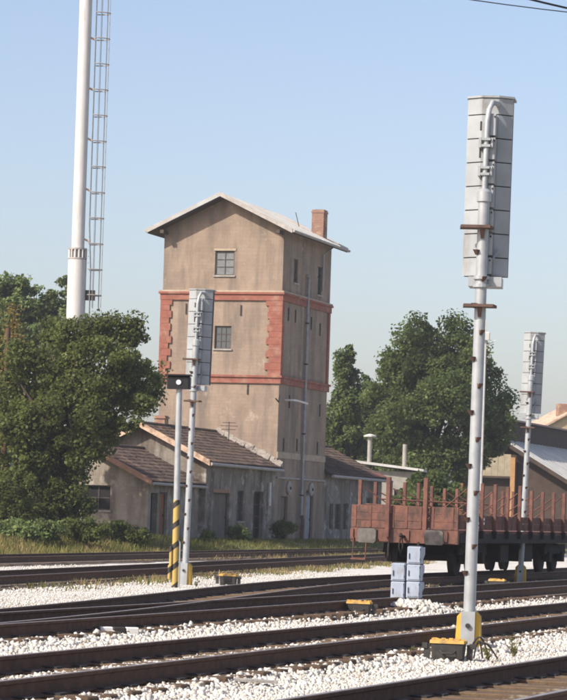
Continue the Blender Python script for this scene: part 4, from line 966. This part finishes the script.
# ------------------------------------------------------------------ things lying on the ballast
fp = on(106, 637) + Vector((0, 0, .05)); fm = thing('clearance_marker', 'black and white striped clearance marker lying between the tracks', 'marker', fp, math.pi / 2 - TA + R(2))
fm.rotation_euler = (0, 0, math.pi / 2 - TA - R(58))
for i in range(5): MB().bbox(-.44 + i * .175, -.44 + i * .175 + .173, -.07, .07, -.03, .085, .012).build('painted_block', (white, concrete if False else iron)[i % 2], fm)
pk = on(255, 687); tag(MB().bbox(-.22, .22, -.05, .05, .0, .03, .004).build('plank', concrete), 'short weathered grey plank lying on the ballast', 'plank'); bpy.data.objects['plank.012' if False else COL.objects[-1].name].location = pk + Vector((0, 0, .045)); COL.objects[-1].rotation_euler = (0, R(2), R(4))

# ------------------------------------------------------------------ trees and other growth
def leaves(centres, radii, n, size, rng, flat=.0):
    """n leaf quads spread round clump centres"""
    k = rng.integers(0, len(centres), n); d = rng.normal(size=(n, 3)); d /= np.linalg.norm(d, axis=1)[:, None]
    rr = rng.random(n) ** .5
    p = centres[k] + d * (radii[k] * rr)[:, None] * np.array([1, 1, .75])
    nrm = d * .6 + rng.normal(size=(n, 3)) * .6 + np.array([0, 0, .55]); nrm /= np.linalg.norm(nrm, axis=1)[:, None]
    a = np.cross(nrm, rng.normal(size=(n, 3))); a /= np.linalg.norm(a, axis=1)[:, None]; b = np.cross(nrm, a)
    s = (size * rng.uniform(.6, 1.35, n))[:, None]
    v = np.stack([p - a * s * .55, p + b * s * .38 - nrm * s * .08, p + a * s * .6, p - b * s * .38 - nrm * s * .08], 1)
    return v.reshape(-1, 3)
def foliage(name, blobs, nclump, per, size, m, parent, seed, clump_r=.5, shell=.55, ragged=0):
    """blobs: world ellipsoids (c, rx, ry, rz)"""
    rng = np.random.default_rng(seed); C = []
    if ragged:                                        # satellite boughs break up the outline
        ex = []
        for (c, rx, ry, rz) in blobs:
            for _ in range(ragged):
                d = rng.normal(size=3); d /= np.linalg.norm(d); d[2] = d[2] * .8 + .15; k = rng.uniform(.22, .42); q = rng.uniform(.82, 1.05)
                ex.append((np.array(c) + d * np.array([rx, ry, rz]) * q, rx * k, ry * k, rz * k * rng.uniform(.7, 1.3)))
        blobs = [(c, rx * .9, ry * .9, rz * .9) for c, rx, ry, rz in blobs] + ex
    vol = np.array([(b[1] * b[2] * b[3]) ** (2 / 3) for b in blobs]); vol /= vol.sum()
    for (c, rx, ry, rz), w_ in zip(blobs, vol):
        n = max(4, int(nclump * w_)); d = rng.normal(size=(n, 3)); d /= np.linalg.norm(d, axis=1)[:, None]
        r = shell + (1.06 - shell) * rng.random(n) ** .6
        r *= 1 + .12 * np.sin(d[:, 0] * 5 + seed) * np.cos(d[:, 2] * 6 + d[:, 1] * 4)
        C.append(np.array(c) + d * r[:, None] * np.array([rx, ry, rz]))
    C = np.concatenate(C); C = C[C[:, 2] > .15]
    rad = clump_r * rng.uniform(.45, 1.3, len(C))
    v = leaves(C, rad, len(C) * per, size, rng); f = np.arange(len(v)).reshape(-1, 4)
    loc = np.array(parent.location) if parent else 0
    return link(name, fast_mesh(name, v - loc, f, m), parent), C
def tree(name, label, base, pxblobs, depth, nclump, per, size, m, seed, trunk_r=.25, group='trees round the station', clump_r=.5, cat='tree', zg=None):
    gzv = float(ground_z(base[0], base[1])) if zg is None else zg
    t = thing(name, label, cat, (base[0], base[1], gzv), 0, group)
    bl = []
    for px, py, rx, ry, dd in pxblobs:
        d = depth + dd; k = d / F; c = at(px, py, d); bl.append(((c.x, c.y, c.z), rx * k, max(rx, ry * .7) * k * .95, ry * k))
    _, C = foliage('crown', bl, nclump, per, size, m, t, seed, clump_r, .6, 6)
    rnd = random.Random(seed); B = Vector(t.location); top = max(c[0][2] for c in bl); mb = MB()
    fork = B + Vector((0, 0, (top - B.z) * .38))
    mb.tube([Vector((0, 0, -.2)), Vector((.05, 0, (fork - B).z * .5)), fork - B], [trunk_r * 1.3, trunk_r, trunk_r * .8], 9); mb.build('trunk', bark, t, True)
    lm = MB()
    for c, rx, ry, rz in bl:
        e = Vector(c) - B; s = fork - B
        for _ in range(3):
            q = e + Vector((rnd.uniform(-.6, .6) * rx, rnd.uniform(-.6, .6) * ry, rnd.uniform(-.3, .6) * rz)); mid = s.lerp(q, .5) + Vector((rnd.uniform(-.3, .3), rnd.uniform(-.3, .3), .3))
            lm.tube([s, mid, q], [trunk_r * .5, trunk_r * .28, trunk_r * .06], 6)
    lm.build('limbs', bark, t)
    return t
bx_ = at(70, 530, 107)
tree('maple_tree', 'large dark green maple in front of the annex at left', (bx_.x, 107), [(100, 362, 40, 42, 0), (138, 380, 30, 30, .5), (112, 408, 42, 28, 0), (62, 372, 42, 50, 1), (30, 400, 40, 50, 0), (60, 430, 48, 40, -.5), (20, 455, 40, 45, -.5), (60, 470, 30, 40, -.5), (40, 505, 34, 26, -.3), (120, 335, 20, 18, 1)], 107, 640, 120, .13, leaf_dark, 3, .28)
bx_ = at(25, 530, 164)
tree('ash_tree', 'paler green tree behind the maple at the left edge', (bx_.x, 164), [(30, 305, 36, 30, 0), (8, 330, 34, 45, 0), (58, 322, 32, 34, 1), (35, 345, 45, 45, 0), (-25, 340, 40, 55, 0)], 164, 420, 90, .2, leaf_pale, 5, .26)
bx_ = at(14, 530, 110)
tree('young_cherry', 'small browning young tree beside the brown pole at left', (bx_.x, 110), [(13, 332, 9, 22, 0), (10, 365, 10, 20, 0)], 110, 24, 22, .13, leaf_aut, 9, .08)
bx_ = at(425, 520, 166)
tree('chestnut_tree', 'large round dark green tree behind the wagon', (bx_.x, 166), [(428, 360, 36, 38, 0), (402, 385, 28, 42, 0), (455, 368, 40, 42, -1), (482, 400, 25, 36, 0), (440, 425, 58, 45, -2), (400, 440, 28, 45, 0), (492, 430, 18, 26, -1), (430, 468, 48, 26, -2), (462, 450, 36, 18, -2)], 166, 820, 110, .19, leaf_oak, 13, .35, clump_r=.72)
bx_ = at(345, 520, 176)
tree('poplar_tree', 'slender tree with pointed top beside the tower', (bx_.x, 176), [(346, 372, 9, 28, 0), (350, 405, 14, 32, 0), (338, 420, 16, 28, 0), (350, 445, 20, 30, 0), (362, 425, 14, 40, 2)], 176, 260, 110, .18, leaf_mid, 17, .2)
bx_ = at(378, 520, 186)
tree('background_tree', 'dark tree filling the gap between slender and round trees', (bx_.x, 186), [(375, 440, 26, 45, 0), (365, 400, 10, 25, 0), (392, 465, 25, 30, 0), (340, 450, 22, 30, 0)], 186, 240, 90, .22, leaf_oak, 19, .2)
bx_ = at(-50, 530, 111)
tree('roadside_tree', 'dark tree standing just beyond the left edge', (bx_.x, 111), [(-45, 345, 42, 50, 0), (-75, 380, 45, 55, -1), (-35, 400, 38, 45, 0), (-55, 440, 50, 45, 0), (-110, 360, 50, 60, -3), (-85, 335, 45, 40, 0), (-38, 325, 36, 36, 1), (-130, 400, 50, 50, -4)], 111, 560, 110, .2, leaf_dark, 23, .28)
# shrubs at the foot of the annex and the walls
def shrub(label, px, py, rx, ry, depth, m, seed, n=90, per=80, size=.1, cat='shrub', group='shrubs along the buildings'):
    c = at(px, py, depth); g = float(ground_z(c.x, depth)); t = thing('shrub', label, cat, (c.x, depth, g), 0, group); k = depth / F
    foliage('foliage', [((c.x, c.y, c.z), rx * k, rx * k * .8, ry * k)], n, per, size, m, t, seed, .3, .3, 4)
    mb = MB(); rnd = random.Random(seed)
    for _ in range(6): mb.tube([(rnd.uniform(-.1, .1), rnd.uniform(-.1, .1), -.05), (rnd.uniform(-.6, .6) * rx * k, rnd.uniform(-.3, .3), (c.z - g) * 1.1)], [.03, .008], 5)
    mb.build('stem', bark, t)
shrub('tall dark hedge behind the maple at left', 30, 470, 62, 62, 136, leaf_oak, 44, 260, 70, .22, 'hedge')
shrub('dark shrub at the left edge under the maple', 14, 508, 26, 30, 104, leaf_dark, 31)
shrub('dark shrub below the annex window', 62, 505, 30, 28, 106, leaf_dark, 32)
shrub('yellow-green low shrub in front at the left edge', 12, 532, 22, 10, 99, leaf_pale, 33, 40)
shrub('yellow-green low shrub second from the left edge', 46, 533, 20, 9, 100, leaf_pale, 34, 55)
shrub('dark low shrub in front of the annex wall', 84, 531, 22, 11, 102, leaf_dark, 35, 55)
shrub('low shrub at the annex corner left of the striped pole', 125, 533, 26, 11, 107, leaf_dark, 36, 60)
shrub('small bush by the house door right of the signal', 238, 534, 8, 9, 124, leaf_mid, 37, 24)
shrub('bush at the foot of the tower corner', 283, 531, 9, 11, 131, leaf_dark, 38, 26)
shrub('small bush between house doors', 208, 538, 7, 5, 120, leaf_mid, 39, 16)
shrub('broad dark hedge behind the wagon under the round tree', 434, 493, 36, 22, 124, leaf_oak, 40, 140, 60, .2, 'hedge')
shrub('dark hedge behind the wagon end beside the flat shed', 424, 512, 24, 24, 122, leaf_oak, 41, 90, 60, .2, 'hedge')
# far belt of trees all round the yard
rng = np.random.default_rng(77); C = []
for i in range(900):
    x = rng.uniform(-160, 160); y = 300 + rng.uniform(0, 25); C.append((x, y, rng.uniform(.5, 5.5 + 2.0 * math.sin(x * .11) + 1.2 * math.sin(x * .37))))
C = np.array(C); v = leaves(C, np.full(len(C), 2.0), len(C) * 22, .9, rng)
o = link('distant_trees', fast_mesh('distant_trees', v, np.arange(len(v)).reshape(-1, 4), leaf_oak), kind='stuff'); o['label'] = 'distant belt of trees on the horizon'

# ------------------------------------------------------------------ grass
def blades(pts, h, wd, m, name, label, rng):
    n = len(pts); a = rng.uniform(0, 6.283, n); d = np.stack([np.cos(a), np.sin(a), np.zeros(n)], 1); H = h * rng.uniform(.4, 1.4, n); W_ = wd * rng.uniform(.6, 1.3, n)
    ln = rng.normal(0, .35, (n, 2)) * H[:, None]
    p = pts; top = p + np.stack([ln[:, 0], ln[:, 1], H], 1)
    v = np.stack([p - d * W_[:, None] / 2, p + d * W_[:, None] / 2, top + d * W_[:, None] * .12, top - d * W_[:, None] * .12], 1).reshape(-1, 3)
    o = link(name, fast_mesh(name, v, np.arange(len(v)).reshape(-1, 4), m), kind='stuff'); o['label'] = label; return o
rng = np.random.default_rng(5)
def strip(n, v0, v1, u0, u1, seed, thr):
    """patchy points between distances v0..v1 in front of the building line"""
    v = rng.uniform(v0, v1, n); u = rng.uniform(u0, u1, n)
    x = CORNER.x + BV.x * v + BU.x * u; y = CORNER.y + BV.y * v + BU.y * u
    f = np.sin(x * 1.3 + seed) * np.sin(y * .55 + seed * 2) + .6 * np.sin(x * 3.1 - y * 1.2 + seed) + rng.normal(0, .4, n)
    k = f > thr; x, y = x[k], y[k]; return np.stack([x, y, ground_z(x, y) - .02], 1)
blades(strip(46000, .4, 6.6, -52, 26, 1.0, -1.0), .15, .035, grass_m, 'grass', 'green grass strip in front of the house and tower', rng)
blades(strip(15000, 4.5, 8.2, -56, 26, 2.3, -.3), .2, .03, dry_m, 'dry_grass', 'dry yellow grass along the farthest track', rng)
blades(strip(9000, .6, 4.6, -50, -22, 4.1, .2), .26, .035, dry_m, 'tall_grass', 'tall yellowing grass in front of the shrubs at left', rng)
blades(strip(16000, .6, 4.6, -50, -18, 3.1, -.6), .26, .035, grass_m, 'tall_grass', 'tall green grass in front of the annex', rng)
def along(cf, n, s0, s1, o0, o1, thr, seed):
    s = rng.uniform(s0, s1, n); o = rng.uniform(o0, o1, n); P = []
    for a, b in zip(s, o):
        if math.sin(a * .9 + seed) + .5 * math.sin(a * 2.7 + seed) + rng.normal(0, .4) < thr: continue
        p = cf(a); d = (cf(a + .1) - cf(a - .1)).normalized(); P.append((p.x + d.y * b, p.y - d.x * b, GL - .01))
    return np.array(P)
blades(along(c2, 5000, 2, 52, .7, 2.1, .45, .6), .13, .03, dry_m, 'dry_grass', 'dry grass beside the rusty siding', rng)
blades(along(c2, 4500, -4, 52, .5, 2.3, .7, 2.4), .12, .03, grass_m, 'grass', 'green weeds beside the rusty siding', rng)
blades(along(c2, 3000, -20, 52, -.7, .7, .5, 1.4), .1, .03, dry_m, 'dry_grass', 'dry grass between the rusty siding rails', rng)
blades(along(lambda s: trk(s, off_a(s)), 900, 14, 60, 1.0, 2.0, .8, 1.9), .13, .022, grass_m, 'grass', 'sparse weeds beside the turnout track', rng)
blades(along(lambda s: trk(s, OT4), 500, -4, 40, -1.5, -.9, .9, 1.2), .09, .016, grass_m, 'grass', 'sparse weeds beside the near straight track', rng)
def weed(label, px, py, n, h, m=None):
    p = on(px, py); t = thing('weed', label, 'weed', p, 0, 'weeds on the ballast'); rn = np.random.default_rng(int(px)); V = []
    st = MB(); L = []
    for i in range(n):
        a = rn.uniform(0, 6.28); ln = rn.uniform(.1, .5) * h; q = Vector((math.cos(a) * ln, math.sin(a) * ln, h * rn.uniform(.5, 1.1))); st.tube([(0, 0, -.02), q * .5 + Vector((0, 0, .02)), q], [.006, .005, .002], 4)
        for j in range(7): f = rn.uniform(.25, 1); L.append(tuple(q * f))
    st.build('stalk', m or weed_m, t)
    v = leaves(np.array(L), np.full(len(L), .025), len(L) * 2, .028, rn); link('leaf_mass', fast_mesh('leaf_mass', v, np.arange(len(v)).reshape(-1, 4), m or weed_m), t)
weed('weed tuft on the ballast right of the cable loops', 514, 657, 9, .26)
weed('weed among the cable loops at the mast foot', 489, 662, 8, .26)
weed('small weed left of the nearest black box', 411, 657, 6, .12)
weed('weed behind the stacked grey boxes', 424, 606, 7, .3)
weed('weed at the foot of the grey signal by the striped pole', 196, 587, 6, .2)

# ------------------------------------------------------------------ summer haze over the yard
hm_ = bpy.data.materials.new('haze_air'); hm_.use_nodes = True; hn_ = hm_.node_tree; hn_.nodes.clear()
pv = hn_.nodes.new('ShaderNodeVolumePrincipled'); ho = hn_.nodes.new('ShaderNodeOutputMaterial'); hn_.links.new(pv.outputs[0], ho.inputs['Volume'])
pv.inputs['Color'].default_value = (0.86, 0.91, 1.0, 1); pv.inputs['Density'].default_value = 0.00028; pv.inputs['Anisotropy'].default_value = 0.0
haze = MB().box(-4300, 4300, -400, 6300, -1.2, 41).build('haze', hm_, kind='stuff'); haze['label'] = 'thin pale haze over the yard'
